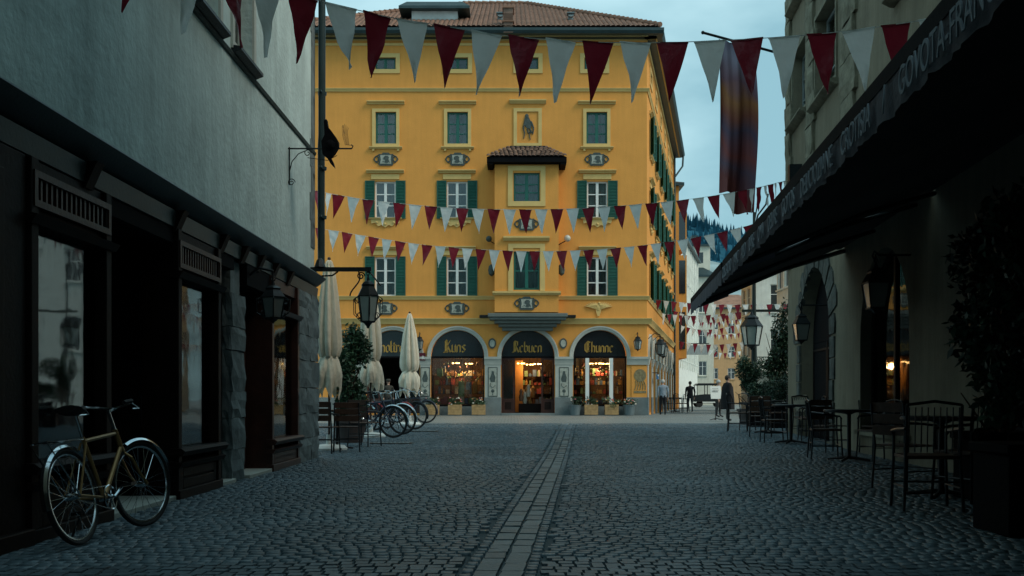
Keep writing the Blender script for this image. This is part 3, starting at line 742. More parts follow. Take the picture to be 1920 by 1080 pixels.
# --- blackletter glyphs drawn with a broad nib
G = {'n': [[(0,0),(0,.55)],[(0,.5),(.1,.6),(.26,.5)],[(.26,.5),(.26,0)]], 'u': [[(0,.6),(0,.08)],[(0,.08),(.12,0),(.26,.1)],[(.26,.6),(.26,0)]],
     'o': [[(0,.5),(0,.1)],[(0,.1),(.14,0),(.27,.1)],[(.27,.1),(.27,.5)],[(.27,.5),(.13,.6),(0,.5)]], 'l': [[(0,.95),(0,.06)],[(0,.06),(.12,0)]],
     't': [[(.06,.8),(.06,.06)],[(.06,.06),(.2,.02)],[(-.04,.6),(.2,.6)]], 'r': [[(0,.6),(0,0)],[(0,.5),(.12,.6),(.22,.52)]],
     'e': [[(0,.5),(0,.1)],[(0,.1),(.14,0),(.26,.08)],[(0,.5),(.14,.6),(.26,.48)],[(.26,.48),(.02,.3)]], 's': [[(.26,.52),(.12,.6),(0,.48)],[(0,.48),(.26,.18)],[(.26,.18),(.12,.0),(0,.08)]],
     'h': [[(0,.95),(0,0)],[(0,.5),(.12,.6),(.26,.48)],[(.26,.48),(.24,0)]], 'b': [[(0,.95),(0,.1)],[(0,.1),(.14,0),(.27,.12)],[(.27,.12),(.27,.48)],[(.27,.48),(.12,.6),(0,.5)]],
     'i': [[(0,.6),(0,0)],[(0,.8),(.02,.83)]],
     'K': [[(.08,.95),(.08,0)],[(-.08,.85),(.1,1.0),(.24,.9)],[(.2,.92),(.2,.02)],[(.22,.5),(.46,.95)],[(.24,.5),(.5,0)],[(-.08,.0),(.3,.02)]],
     'R': [[(.1,.95),(.1,0)],[(-.06,.85),(.12,1.0),(.4,.92)],[(.4,.92),(.4,.58)],[(.4,.58),(.12,.5)],[(.22,.95),(.22,.05)],[(.26,.5),(.5,0)],[(-.08,.0),(.1,.05)]],
     'E': [[(.0,.75),(0,.2)],[(0,.2),(.2,0),(.46,.12)],[(0,.75),(.2,1.0),(.48,.88)],[(.18,.92),(.18,.1)],[(.2,.5),(.42,.52)],[(.3,.85),(.3,.15)]]}
ADV = {'l': .2, 't': .27, 'r': .3, 'i': .17, 'K': .62, 'R': .62, 'E': .62}
def blackletter(m, txt, x, z, size, y, wdt=.05, th=.015):
    nx, nzv = .055 * size, .045 * size
    for ch_ in txt:
        for st_ in G[ch_]:
            for a, b in zip(st_[:-1], st_[1:]):
                a = (x + a[0]*size, z + a[1]*size); b = (x + b[0]*size, z + b[1]*size)
                pts = [(a[0] - nx, a[1] - nzv), (a[0] + nx, a[1] + nzv), (b[0] + nx, b[1] + nzv), (b[0] - nx, b[1] - nzv)]
                dx, dz = b[0] - a[0], b[1] - a[1]
                if abs(dx * nzv - dz * nx) < 1e-5 * size: continue
                m.prism(pts, y, y + th)
        x += ADV.get(ch_, .41) * size
def blwidth(t, size): return sum(ADV.get(c, .41) for c in t) * size
for i, (txt, size, dx) in enumerate((('noltres', .58, .1), ('Kuns', .60, -.1), ('Rebuen', .55, 0), ('Ehunne', .54, 0))):
    cx = ARX[i]; nn = 22
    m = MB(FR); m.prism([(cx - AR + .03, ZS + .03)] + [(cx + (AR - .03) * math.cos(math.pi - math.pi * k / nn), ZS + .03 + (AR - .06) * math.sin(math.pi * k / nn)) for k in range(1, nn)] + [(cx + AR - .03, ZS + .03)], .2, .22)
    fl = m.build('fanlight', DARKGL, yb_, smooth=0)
    m = MB(FR); wd_ = blwidth(txt, size); blackletter(m, txt, cx - wd_/2 + dx, zf(660), size, .17); m.build('lettering', GOLD, fl, smooth=0)
    m = MB(FR)
    m.box(cx - AR, cx + AR, .12, .26, ZS - .06, ZS + .03)
    if i in (1, 3):
        m.box(cx - AR, cx - AR + .05, .14, .24, G0 + .42, ZS - .06); m.box(cx + AR - .05, cx + AR, .14, .24, G0 + .42, ZS - .06); m.box(cx - AR + .05, cx + AR - .05, .14, .24, G0 + .42, G0 + .5)
    fr = m.build('shop_window_frame' if i in (1, 3) else 'door_frame', BLK, yb_)
    if i == 1: MB(FR).box(cx - AR + .05, cx + AR - .05, .185, .195, G0 + .5, ZS - .06).build('pane', SGLASS, fr, smooth=0)
    if i == 3:
        a, b = xf(1101.5), xf(1146.5)
        [MB(FR).box(q_ - .09, q_ + .09, .1, .26, G0 + .42, ZS - .06).build('post', WHITE, fr) for q_ in (a, b)]
        for x0, x1 in ((cx - AR + .05, a - .09), (a + .09, b - .09), (b + .09, cx + AR - .05)): MB(FR).box(x0, x1, .185, .195, G0 + .5, ZS - .06).build('pane', SGLASS, fr, smooth=0)
    if i in (0, 2):
        zb = G0 + .1
        for s_ in (-1, 1):
            x0, x1 = (cx - AR + .01, cx - AR + .66) if s_ < 0 else (cx + AR - .66, cx + AR - .01)
            m = MB(FR); ring(m, x0, x1, zb, ZS - .06, .09, .14, .2); m.box(x0 + .09, x1 - .09, .14, .2, zb + .62, zb + .7)
            m.box(x0 + .09, x1 - .09, .16, .19, zb + .09, zb + .62)
            lf = m.build('door_leaf', SHOPR, yb_); MB(FR).box(x0 + .09, x1 - .09, .165, .172, zb + .7, ZS - .15).build('pane', SGLASS, lf, smooth=0)
            MB(FR).box(x0 + .17, x1 - .17, .145, .16, zb + .17, zb + .54).build('panel', SHOPW, lf, bevel=.01)
for x in axs:
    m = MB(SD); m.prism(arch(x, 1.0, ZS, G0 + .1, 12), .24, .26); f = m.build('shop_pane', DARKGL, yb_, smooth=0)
    m = MB(SD); m.box(x - 1.0, x + 1.0, .16, .235, ZS - .06, ZS + .02); m.box(x - .04, x + .04, .16, .235, G0 + .1, ZS - .06); m.build('pane_bars', BLK, f)
# house number sign on the pier and blue sign on the side
m = MB(FR); m.box(xf(781), xf(798), -.13, -.08, zf(676), zf(662)); sg = tag(m.build('street_sign', mat('maroon_enamel', (.09, .008, .02), .35, bump=0)), 'small square maroon sign with white characters beside the first arch', 'sign')
def text_mesh(txt, size, extrude=.004):
    cu = bpy.data.curves.new('t', 'FONT'); cu.body = txt; cu.size = size; cu.extrude = extrude; cu.align_x = 'LEFT'
    o = bpy.data.objects.new('t', cu); col.objects.link(o); dg = bpy.context.evaluated_depsgraph_get(); dg.update()
    me = bpy.data.meshes.new_from_object(o.evaluated_get(dg)); bpy.data.objects.remove(o); return me
def text_obj(name, txt, size, mtl, M_, parent=None, xs_=1.0):
    me = text_mesh(txt, size); me.materials.clear(); me.materials.append(mtl)
    me.transform(Matrix.Diagonal((xs_, 1, 1, 1))); me.transform(M_ @ Matrix.Rotation(R(90), 4, 'X'))
    if parent: me.transform(T(-worg(parent)))
    o = bpy.data.objects.new(name, me); col.objects.link(o); o.parent = parent; return o
text_obj('number', '1 R', .25, WHITE, FR @ T((xf(783.5), -.136, zf(674))), sg)
m = MB(SD @ T((2.9, -.3, 0))); m.box(0, .9, -.03, .03, zf(709), zf(699)); bs = tag(m.build('hanging_sign', mat('blue_sign', (.03, .18, .42), .4, bump=0)), 'small pale blue sign hanging on the side arcade behind the man', 'sign')
MB(SD @ T((2.9, -.3, 0))).box(.06, .84, -.036, -.03, zf(702.5), zf(700)).build('sign_stripe', WHITE, bs)
m = MB(SD @ T((2.9, -.3, 0))); m.tube([(.1, 0, zf(699)), (.1, .0, zf(696)), (.1, .3, zf(696))], .015, 6); m.tube([(.8, 0, zf(699)), (.8, .0, zf(696)), (.8, .3, zf(696))], .015, 6); m.build('sign_bracket', IRON, bs)
# mural relief on the corner pier
m = MB(FR); cx = xf(1200); m.box(xf(1184), xf(1212), -.03, .02, zf(745), zf(686)); pl = m.build('pier_panel', YEL, yb_)
m = MB(FR)
m.prism([(cx + .3*math.cos(t) - .0, zf(704) + .32*math.sin(t)) for t in [i*2*math.pi/14 for i in range(14)]], -.045, -.03)
for i in range(5): m.tube([(cx - .22 + i*.1, -.04, zf(714)), (cx - .18 + i*.11, -.04, zf(722)), (cx - .26 + i*.13, -.04, zf(731))], .022, 5)
m.box(cx - .3, cx + .3, -.045, -.03, zf(737), zf(733)); m.build('mural_relief', mat('mural_grey', (.2, .17, .09), .8, var=.4, scale=12), pl)
for u in (923, 1056):
    m = MB(FR); c = xf(u); m.prism([(c + .19*math.cos(t), zf(644) + .26*math.sin(t)) for t in [i*2*math.pi/16 for i in range(16)]], -.06, .01); q = m.build('oval_plaque', RELD, yb_)
    m = MB(FR); m.prism([(c + .13*math.cos(t), zf(644) + .18*math.sin(t)) for t in [i*2*math.pi/12 for i in range(12)]], -.075, -.06); m.build('relief', RELL, q)
# globe lamps either side of oriel
GLOBE = mat('grey_globe', (.45, .45, .40), .3, var=.3, bump=0)
for (u, v, r_, l) in ((1063, 449, .17, 'round grey globe lamp right of the oriel, above the lower bunting'), (917, 450, .15, 'round dark globe lamp left of the oriel, above the lower bunting'),
                      (1052, 507, .16, 'bell-shaped alarm lamp right of the oriel lower window'), (922, 508, .15, 'bell-shaped alarm lamp left of the oriel lower window')):
    s_ = -1 if u < 960 else 1
    base = Vector((xf(u), YF - .35, zf(v)))
    g_ = thing('globe_lamp', l, 'lamp', base, 'small lamps beside the oriel')
    if v < 480: m = MB(T(base)); m.sphere((0, 0, 0), r_, 14); m.build('globe', GLOBE if s_ > 0 else RELD, g_)
    else: m = MB(T(base)); m.lathe([(.03, -.3), (.14, -.2), (.17, .0), (.13, .2), (.04, .28)], n=12); m.build('housing', RELD, g_)
    m = MB(T(base)); m.tube([(0, 0, 0), (-s_*.1, .1, -.12), (-s_*.45, .34, -.28)], .025, 6); m.build('bracket', IRON, g_)

# ---------------------------------------------------------------- shop interiors
FLOORW = mat('shop_floor', (.12, .08, .05), .6)
GOODC = [mat('goods_%s' % n_, c, .6, var=.2, bump=0) for n_, c in (('ochre', (.35, .2, .06)), ('green', (.16, .26, .12)), ('blue', (.08, .14, .25)), ('cream', (.5, .45, .35)), ('red', (.3, .06, .05)), ('brown', (.12, .06, .03)))]
SHOPB = mat('shop_back_wall', (.10, .055, .025), .8, var=.4, scale=2)
rs = random.Random(3)
for i, cx in enumerate(ARX):
    if i == 0: continue
    m = MB(FR); m.box(cx - 1.55, cx + 1.55, 3.3, 3.35, G0, ZS + .5); m.box(cx - 1.6, cx - 1.55, .45, 3.3, G0, ZS + .5); m.box(cx + 1.55, cx + 1.6, .45, 3.3, G0, ZS + .5)
    m.box(cx - 1.55, cx + 1.55, .45, 3.3, G0 + .02, G0 + .05); m.box(cx - 1.55, cx + 1.55, .45, 3.3, ZS + .45, ZS + .5)
    rm = m.build('shop_room', SHOPB, yb_, smooth=0)
    # display shelves with goods
    m = MB(FR); zl = [G0 + .55, G0 + 1.05, G0 + 1.5, G0 + 1.95]
    if i != 2:
        m.box(cx - AR + .05, cx + AR - .05, .35, .85, zl[0] - .03, zl[0]); 
        for z in zl[1:]: m.box(cx - 1.3, cx + 1.3, 1.1, 1.35, z - .02, z)
        for x in (-1.3, -.4, .45, 1.3): m.box(cx + x - .02, cx + x + .02, 1.1, 1.35, G0, zl[-1])
    else:
        for z in zl: m.box(cx - .9, cx + 1.4, 2.6, 2.9, z - .02, z)
    sh = m.build('display_shelf', SHOPW, yb_)
    m = MB(FR)
    for li, z in enumerate(zl):
        x = cx - 1.2
        while x < cx + 1.2:
            wv = rs.uniform(.06, .2); hv = rs.uniform(.1, .4) ; y_ = (.45 if li == 0 else 1.15) if i != 2 else 2.6
            if i == 2 and (x < cx - .85): x += wv; continue
            m.k = rs.randrange(6)
            if rs.random() < .35: m.lathe([(wv*.45, 0), (wv*.5, hv*.6), (wv*.2, hv*.8), (wv*.22, hv)], (x + wv/2, y_ + .1, z), 8)
            else: m.box(x, x + wv, y_, y_ + rs.uniform(.08, .16), z, z + hv)
            x += wv + rs.uniform(0, .07)
    gd = m.build('shelf_goods', GOODC, yb_, smooth=0); gd['kind'] = 'stuff'
    # garlands and hanging trinkets just inside the panes
    if i != 2:
        m = MB(FR)
        for k in range(46):
            x = cx + rs.uniform(-1.15, 1.15); z = ZS - rs.uniform(.25, 1.2); m.k = rs.randrange(6)
            m.sphere((x, rs.uniform(.5, .9), z), rs.uniform(.03, .08), 6)
            if k % 3 == 0: m.tube([(x, .7, z), (x + .02, .7, ZS)], .004, 4)
        hg = m.build('hanging_trinkets', GOODC, yb_, smooth=0); hg['kind'] = 'stuff'
    # lit pendant lamps
    for k, (dx, dy, dz) in enumerate({1: ((-.15, .9, -.28), (.5, 1.1, -.3)), 2: ((-.35, .8, -.3), (.1, 1.3, -.34), (.5, 1.6, -.3)), 3: ((-.45, 1, -.3), (0, .8, -.3), (.4, 1.2, -.3))}[i]):
        b_ = FR @ Vector((cx + dx, dy, ZS + dz))
        lt = thing('pendant_lamp', ['lit warm pendant lamp inside the shop window left of the doorway, %s of two', 'lit warm pendant lamp over the open shop doorway, %s', 'lit warm pendant lamp inside the three-part shop window, %s'][i-1] % (['left one', 'middle one', 'right one'][k] if i != 1 else ['left one', 'right one'][k]), 'lamp', b_, 'lit lamps inside the shops')
        m = MB(T(b_))
        for q in range(5):
            a = q * 2 * math.pi / 5; m.sphere((.16*math.cos(a), .16*math.sin(a), 0), .035, 8, (1.6, 1, .8))
        m.build('bulb', WARM, lt)
        m = MB(T(b_)); m.tube([(0, 0, .0), (0, 0, .7)], .01, 6)
        for q in range(5):
            a = q * 2 * math.pi / 5; m.tube([(0, 0, .05), (.1*math.cos(a), .1*math.sin(a), .08), (.16*math.cos(a), .16*math.sin(a), .03)], .008, 5)
        m.build('lamp_frame', IRON, lt)
    pl_ = bpy.data.lights.new('shop_light', 'POINT'); pl_.energy = 130 if i != 2 else 45; pl_.color = (1, .55, .22); pl_.shadow_soft_size = .15
    po = bpy.data.objects.new('shop_light', pl_); col.objects.link(po); po.location = FR @ Vector((cx + .1, 1.9 if i == 2 else .95, ZS - .45)); po.parent = yb_; po.location -= worg(yb_)
# a few single articles large enough to read in the display
for (u, v0, v1, w_, mi, nm, l) in ((864, 744, 714, 11, 1, 'towel', 'tall pale green towel roll on display in the left shop window'), (878, 731, 716, 10, 2, 'box', 'blue gift box on display in the left shop window'), (890, 738, 716, 9, 0, 'box', 'ochre gift box at the right of the left shop window display'), (823, 705, 690, 11, 1, 'box', 'small green picture box hanging high in the left shop window')):
    m = MB(FR); m.box(xf(u - w_/2), xf(u + w_/2), .55, .7, zf(v1 + 0) - (v0 - v1)/38.1, zf(v1)); tag(m.build('display_' + nm, GOODC[mi], bevel=.015), l, nm, 'goods in the shop window')
# statues/vases in the doorway
m = MB(FR); cx = ARX[2]
for k in range(9): m.k = rs.choice([0, 3, 3, 5]); m.lathe([(.08, 0), (.12, .2), (.07, .35), (.09, .5), (.03, .62)], (cx + rs.uniform(-.35, .55), rs.uniform(.9, 2.0), G0 + rs.uniform(.3, .9)), 10)
o = m.build('doorway_goods', GOODC, yb_); o['kind'] = 'stuff'
m = MB(FR); m.box(cx - .45, cx + .65, .8, 2.1, G0 + .05, G0 + .55); m.build('display_table', SHOPW, yb_)
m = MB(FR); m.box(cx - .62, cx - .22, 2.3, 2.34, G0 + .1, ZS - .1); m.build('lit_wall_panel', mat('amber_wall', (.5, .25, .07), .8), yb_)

# flower boxes and buckets along the plinth
def leaves_mesh(name, pts, size, mtl, seed=0, aspect=.45, drop=0):
    rg = np.random.default_rng(seed); n = len(pts); P = np.array(pts)
    a = rg.normal(size=(n, 3)); a /= np.linalg.norm(a, axis=1)[:, None]; b = rg.normal(size=(n, 3)); b[:, 2] -= drop; b -= a * (a * b).sum(1)[:, None]; b /= np.linalg.norm(b, axis=1)[:, None]
    c = np.cross(a, b); sz = size * rg.uniform(.6, 1.3, n)[:, None]
    V = np.stack([P, P + b * sz * .5 + c * sz * aspect * .5, P + b * sz, P + b * sz * .5 - c * sz * aspect * .5], 1).reshape(-1, 3)
    Fc = np.arange(4 * n).reshape(-1, 4)
    me = bpy.data.meshes.new(name); me.from_pydata(V.tolist(), [], Fc.tolist())
    me.materials.append(mtl); return me
def leafcloud(n, rx, ry, rz, c, seed=0, shell=.55, lumps=7):
    rg = np.random.default_rng(seed); out = []
    L_ = [(rg.uniform(-.6, .6), rg.uniform(-.6, .6), rg.uniform(-.75, .75), rg.uniform(.3, .55)) for _ in range(lumps)]
    while len(out) < n:
        l = L_[rg.integers(lumps)]; d = rg.normal(size=3); d /= np.linalg.norm(d); r_ = l[3] * rg.uniform(shell, 1.05)
        p = (l[0] + d[0]*r_, l[1] + d[1]*r_, l[2] + d[2]*r_*.8); out.append((c[0] + p[0]*rx, c[1] + p[1]*ry, c[2] + p[2]*rz))
    return out
PETAL = [mat('petals_%s' % a, c, .6, bump=0) for a, c in (('pink', (.6, .2, .22)), ('white', (.7, .65, .55)), ('orange', (.6, .25, .08)))]
def planter(kind, u, label, seed, petals):
    p = Vector((xf(u), YF - .42, G0)); t_ = thing('flower_box' if kind == 'box' else 'flower_bucket', label, 'planter', p, 'flower planters in front of the shop windows')
    m = MB(T(p))
    if kind == 'box':
        for k in range(4):
            for (x0, x1, y0, y1) in ((-.33, .33, -.2, -.18), (-.33, .33, .18, .2), (-.33, -.31, -.18, .18), (.31, .33, -.18, .18)): m.box(x0, x1, y0, y1, .02 + k*.125, .135 + k*.125)
        m.box(-.31, .31, -.18, .18, .02, .45); m.build('crate', WOODB, t_)
    else:
        m.lathe([(.24, 0), (.3, .45), (.32, .46), (.32, .49), (.28, .49), (.27, .44)], n=18); m.build('bucket', ZINC, t_)
        m = MB(T(p)); m.lathe([(.01, .43), (.275, .44)], n=12); m.build('soil', PLINTH, t_)
    me = leaves_mesh('foliage', leafcloud(420, .42, .3, .28, (0, 0, .62), seed), .09, LEAF2, seed); o = bpy.data.objects.new('foliage', me); col.objects.link(o); o.parent = t_
    rr = random.Random(seed); m = MB(T(p))
    for k in range(petals): m.k = rr.randrange(3); m.sphere((rr.uniform(-.32, .32), rr.uniform(-.28, .1), rr.uniform(.52, .85)), rr.uniform(.03, .055), 6, (1, 1, .6))
    o = m.build('blossoms', PETAL, t_); o['kind'] = 'stuff'
for a in (('box', 812, 'wooden box with small flowers at the left end under the left shop window', 1, 8), ('box', 854, 'wooden box with pink flowers in the middle under the left shop window', 2, 16),
          ('box', 898, 'wooden box with pale flowers at the right end under the left shop window', 3, 10), ('bucket', 1077, 'grey bucket with dark leaves just right of the shop doorway', 4, 5),
          ('box', 1107, 'pale wooden box with few flowers, left of two under the right shop window', 5, 6), ('box', 1145, 'wooden box full of white flowers, right of two under the right shop window', 6, 22),
          ('bucket', 1178, 'grey bucket with pink flowers beside the corner pier', 7, 24)): planter(*a)

# ---------------------------------------------------------------- lanterns
LGL2 = mat('pale_lantern_glass', (.5, .55, .5), .25, var=.15, bump=.05, trans=.35)
LGL = mat('milky_lantern_glass', (.22, .25, .24), .25, var=.15, bump=.05, trans=.35)
def lantern(name, label, base, w, h, sides=4, group=None, scroll=True, arm=None, lit=False, a0=math.pi/4):
    # base = top of ring the lantern hangs from
    t_ = thing(name, label, 'lantern', base, group); M_ = T(base)
    zr_, zt, zb = -.18*h, -.42*h, -.92*h; wt, wb = w*.5, w*.34
    P = lambda r_, z, k: (r_*math.cos(a0 + 2*math.pi*k/sides), r_*math.sin(a0 + 2*math.pi*k/sides), z)
    m = MB(M_)
    for k in range(sides):
        m.tube([P(wt, zt, k), P(wb, zb, k)], .011*w/.4, 5); m.tube([P(wt, zt, k), P(wt, zt, k + 1)], .014*w/.4, 5); m.tube([P(wb, zb, k), P(wb, zb, k + 1)], .014*w/.4, 5)
        if scroll:
            for (r1, z1, s1) in ((wt*1.12, zt - .08*h, 1), (wb*1.3, zb + .12*h, -1)):
                c_ = Vector(P(1, 0, k)); q = [Vector(P(r1, z1, k)) + (c_*math.cos(b_) + Vector((0, 0, s1*math.sin(b_))))*.055*h for b_ in [j*math.pi/4 for j in range(9)]]
                m.tube(q, .008*w/.4, 4)
            m.tube([P(wt, zt, k), P(wt*1.45, zt - .06*h, k), P(wt*1.4, zb + .15*h, k), P(wb, zb, k)], .008*w/.4, 4)
    m.lathe([(wb*1.02, 0), (wb*.6, -.03*h), (.02, -.1*h)], (0, 0, zb), sides, a0); m.sphere((0, 0, zb - .1*h), .03*h, 8); m.build('frame', IRON, t_)
    m = MB(M_); m.lathe([(wt*1.05, zt), (wt*1.0, zt + .025*h), (wt*.62, zr_ - .06*h), (wt*.66, zr_ - .02*h), (wt*.5, zr_ + .02*h), (wt*.18, zr_ + .06*h), (.015, -.02*h)], (0, 0, 0), sides, a0)
    m.tube([(.03*math.cos(q), 0, .02 + .03*math.sin(q)) for q in [j*math.pi/4 for j in range(8)]], .008, 5, closed=True); m.build('lantern_roof', IRON, t_)
    for k in range(sides):
        a, b, c, d = [Vector(q)*.97 for q in (P(wt, zt, k), P(wt, zt, k + 1), P(wb, zb, k + 1), P(wb, zb, k))]
        for q, z in ((a, zt), (b, zt), (c, zb), (d, zb)): q.z = z
        m = MB(M_); m.add([a, b, c, d], [(0, 1, 2, 3)]); m.build('pane', LGL2 if name == 'street_lantern' else LGL, t_, smooth=0)
    m = MB(M_); m.lathe([(.02, zb + .05*h), (.03, zb + .2*h), (.035, zb + .3*h), (.01, zb + .36*h)], n=8); m.build('bulb', GLOBE if not lit else WARM, t_)
    if arm:
        m = MB(); m.tube([Vector(p_) for p_ in arm], .018, 6)
        m.tube([base, base + Vector((0, 0, .12))], .012, 5)
        m.build('bracket', IRON, t_)
    return t_

# ---------------------------------------------------------------- left building
XW = lambda y: -3.53 + .0054 * y
LB = T((-3.53, 0, 0)) @ Matrix.Rotation(R(90) - .0054, 4, 'Z')     # local x = along the street (Y), y = into the wall, z up
yl = lambda u: 3.53 * F / (970 - u)
zl_ = lambda u, v: H + (745 - v) * 3.53 / (970 - u)
lb = thing('corner_building', 'grey weathered plaster building with dark wooden shopfronts on the left', 'building', (-3.53, 0, 0))
ZC = 3.12; LY = 17.3
uw = [(9.15, 10.2), (10.85, 11.75), (12.35, 13.25)]
m = MB(LB)
m.wall(rect(-14, LY, ZC, 15.5), [rect(a, b, 5.42, 7.3) for a, b in uw] + [rect(a, b, 9.2, 11) for a, b in uw + [(6, 7.2)]], 0, .3)
m.add([(LY, 0, ZC), (LY, 0, 15.5), (LY, 9, 15.5), (LY, 9, ZC)], [(0, 1, 2, 3)]); m.add([(-14, 0, 15.5), (LY, 0, 15.5), (LY, 9, 15.5), (-14, 9, 15.5)], [(0, 1, 2, 3)])
m.add([(-14, 9, 0), (LY, 9, 0), (LY, 9, 15.5), (-14, 9, 15.5)], [(0, 1, 2, 3)]); m.add([(-14, 0, 0), (-14, 0, 15.5), (-14, 9, 15.5), (-14, 9, 0)], [(0, 1, 2, 3)])
m.box(-14, LY, .0, 9, ZC - .12, ZC); m.build('wall', PLAS, lb, smooth=0)
m = MB(LB); m.box(LY - .7, LY, .4, 9, 0, ZC - .13); m.build('end_wall', ROUGH, lb, smooth=0)
m = MB(LB)
for q in range(26):   # weathered raw strip at the corner, uneven plaster edge
    z0 = ZC + .5 + q*.46; z1 = z0 + .46
    m.box(LY - .26 - random.uniform(0, .12), LY + .01, -.012, .0, z0, z1)
m.build('weathered_edge', ROUGH, lb, smooth=0)
m = MB(LB); m.mould(-14, LY + .06, [(0, ZC - .16), (-.05, ZC - .14), (-.16, ZC - .05), (-.2, ZC - .01), (-.17, ZC + .02), (0, ZC + .06)]); m.mould(-14, LY, [(0, ZC - .34), (-.05, ZC - .34), (-.07, ZC - .18), (0, ZC - .17)]); m.build('cornice', GUT, lb)
m = MB(LB); m.mould(-14, LY, [(0, 5.24), (-.025, 5.25), (-.04, 5.29), (-.02, 5.32), (0, 5.32)]); m.build('string_course', RELD, lb)
WL = window_proto(.95, 1.88, PLAS2, 2, 3, .07, .1, .035, CURT)
for a, b in uw:
    c = (a + b)/2; place(WL, lb, LB @ T((c, .05, 5.42)))
    m = MB(LB); ring(m, a - .1, b + .1, 5.36, 7.4, .1, -.03, .0); m.build('window_surround', PLAS2, lb)
    m = MB(LB); m.mould(a - .08, b + .08, [(.05, 5.3), (-.03, 5.3), (-.13, 5.34), (-.13, 5.38), (.05, 5.41)]); m.build('window_sill', IRON, lb)
for a, b in uw + [(6, 7.2)]: place(WL, lb, LB @ T(((a + b)/2, .05, 9.2)))
# downpipe
m = MB(LB); m.tube([(LY - .03, -.14, 15.4), (LY - .03, -.14, 5.6), (LY + .01, -.12, 5.4), (LY + .01, -.12, 3.3)], .062, 12)
for z in (8.0, 6.3, 5.0, 4.15): m.lathe([(.075, 0), (.078, .05)], (LY, -.14, z), 12); m.box(LY - .2, LY - .02, -.16, -.12, z + .01, z + .04)
m.build('downpipe', GUT, lb)
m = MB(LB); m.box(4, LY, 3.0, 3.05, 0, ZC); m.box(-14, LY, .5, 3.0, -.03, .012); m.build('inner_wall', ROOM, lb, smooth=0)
def stones(x0, x1, y0, y1, z0, z1, rows, parent, seed, split=.0, mt=ROUGH):
    rr = random.Random(seed); z = z0
    hs = [rr.uniform(.7, 1.3) for _ in range(rows)]; tot = sum(hs)
    for h_ in hs:
        h_ = h_/tot*(z1 - z0); j = lambda q=.025: rr.uniform(-q, q)
        xsplit = [x0, x1] if rr.random() > split else [x0, x0 + (x1 - x0)*rr.uniform(.35, .65), x1]
        for a, b in zip(xsplit[:-1], xsplit[1:]):
            # coarse subdivided block with lumpy faces
            bm = bmesh.new(); bmesh.ops.create_cube(bm, size=1)
            bmesh.ops.subdivide_edges(bm, edges=bm.edges[:], cuts=2, use_grid_fill=True)
            for v_ in bm.verts:
                e = 1 if max(abs(v_.co.x), abs(v_.co.z)) < .4 else .0
                n_e = sum(abs(abs(q) - .5) < 1e-3 for q in v_.co)
                c_ = v_.co
                v_.co = Vector((a + (c_.x + .5)*(b - a) + j(.012), y0 + (c_.y + .5)*(y1 - y0) + (j(.016) if c_.y < -.4 else 0) + (.014 if (n_e >= 2 and c_.y < -.4) else 0), z + (c_.z + .5)*h_*.985 + j(.008)))
            me = bpy.data.meshes.new('stone'); bm.to_mesh(me); bm.free(); me.materials.append(mt)
            me.transform(T(-worg(parent)) @ LBX); o = bpy.data.objects.new('stone', me); col.objects.link(o); o.parent = parent
        z += h_
LBX = LB
pil = MB(LB).box(15.75, LY - .02, .03, .5, 0, ZC - .16).build('corner_pillar', ROUGH, lb, smooth=0)
stones(15.72, LY, -.09, .1, 0, ZC - .35, 7, pil, 5, .6)
jmb = MB(LB).box(12.35, 12.75, .03, .45, 0, ZC - .35).build('stone_jamb', ROUGH, lb, smooth=0)
stones(12.25, 12.85, -.03, .1, 0, 2.35, 6, jmb, 9)
# shopfronts
def shopfront(u0, u1, gz0, gz1, tz, grille, seed, wood, lab=None):
    a, b = yl(u0), yl(u1)
    m = MB(LB)
    fw = .11
    m.box(a, a + fw, -.08, .3, 0, ZC - .35); m.box(b - fw, b, -.08, .3, 0, ZC - .35)
    m.box(a + fw, b - fw, -.04, .3, gz1, tz[0]); m.box(a + fw, b - fw, -.04, .3, tz[1], ZC - .35)
    sf = m.build('shop_window', wood, lb, bevel=.008)
    sf['label'] = lab
    m = MB(LB); m.mould(a - .04, b + .04, [(-.0, gz0 - .08), (-.13, gz0 - .08), (-.16, gz0 - .03), (-.12, gz0), (0, gz0)]); m.build('sill', wood, sf); m = MB(LB); m.mould(a - .03, b + .03, [(0, gz0 - .2), (-.1, gz0 - .2), (-.13, gz0 - .15), (0, gz0 - .13)]); m.build('panel_rail', wood, sf); m = MB(LB)
    m.mould(a - .04, b + .04, [(0, gz1), (-.1, gz1), (-.14, gz1 + .06), (0, gz1 + .09)]); m.build('head_moulding', wood, sf)
    m = MB(LB); m.box(a + fw, b - fw, -.03, .2, .04, gz0 - .2); ring(m, a + fw, b - fw, .1, gz0 - .21, .1, -.06, -.03); m.box(a - .01, b + .01, -.1, .0, .0, .1); m.build('lower_panel', wood, sf, bevel=.008)
    MB(LB).box(a + fw, b - fw, .02, .028, gz0, gz1).build('pane', SGLASS, sf, smooth=0)
    if grille:
        m = MB(LB); ring(m, a + .03, b - .03, tz[0], tz[1], .05, -.09, -.03); n = int((b - a)/.085)
        for i in range(n): x = a + .09 + (b - a - .18)*i/(n - 1); m.box(x - .014, x + .014, -.07, -.045, tz[0] + .05, tz[1] - .05)
        m.build('transom_grille', SHOPR, sf)
    # display: dim plinth, hanging cloths
    rr = random.Random(seed); m = MB(LB); m.box(a + fw, b - fw, .3, 1.0, gz0 - .1, gz0 - .04)
    m.build('display_plinth', SHOPW, sf)
    m = MB(LB)
    for k in range(5):
        x = rr.uniform(a + .2, b - .3); m.k = rr.choice([2, 3, 5]); h_ = rr.uniform(.3, .8)
        m.lathe([(.12, 0), (.16, h_*.3), (.09, h_*.7), (.11, h_)], (x, rr.uniform(.45, .9), gz0 - .04), 10)
    g_ = m.build('window_goods', GOODC, sf); g_['kind'] = 'stuff'
    return sf
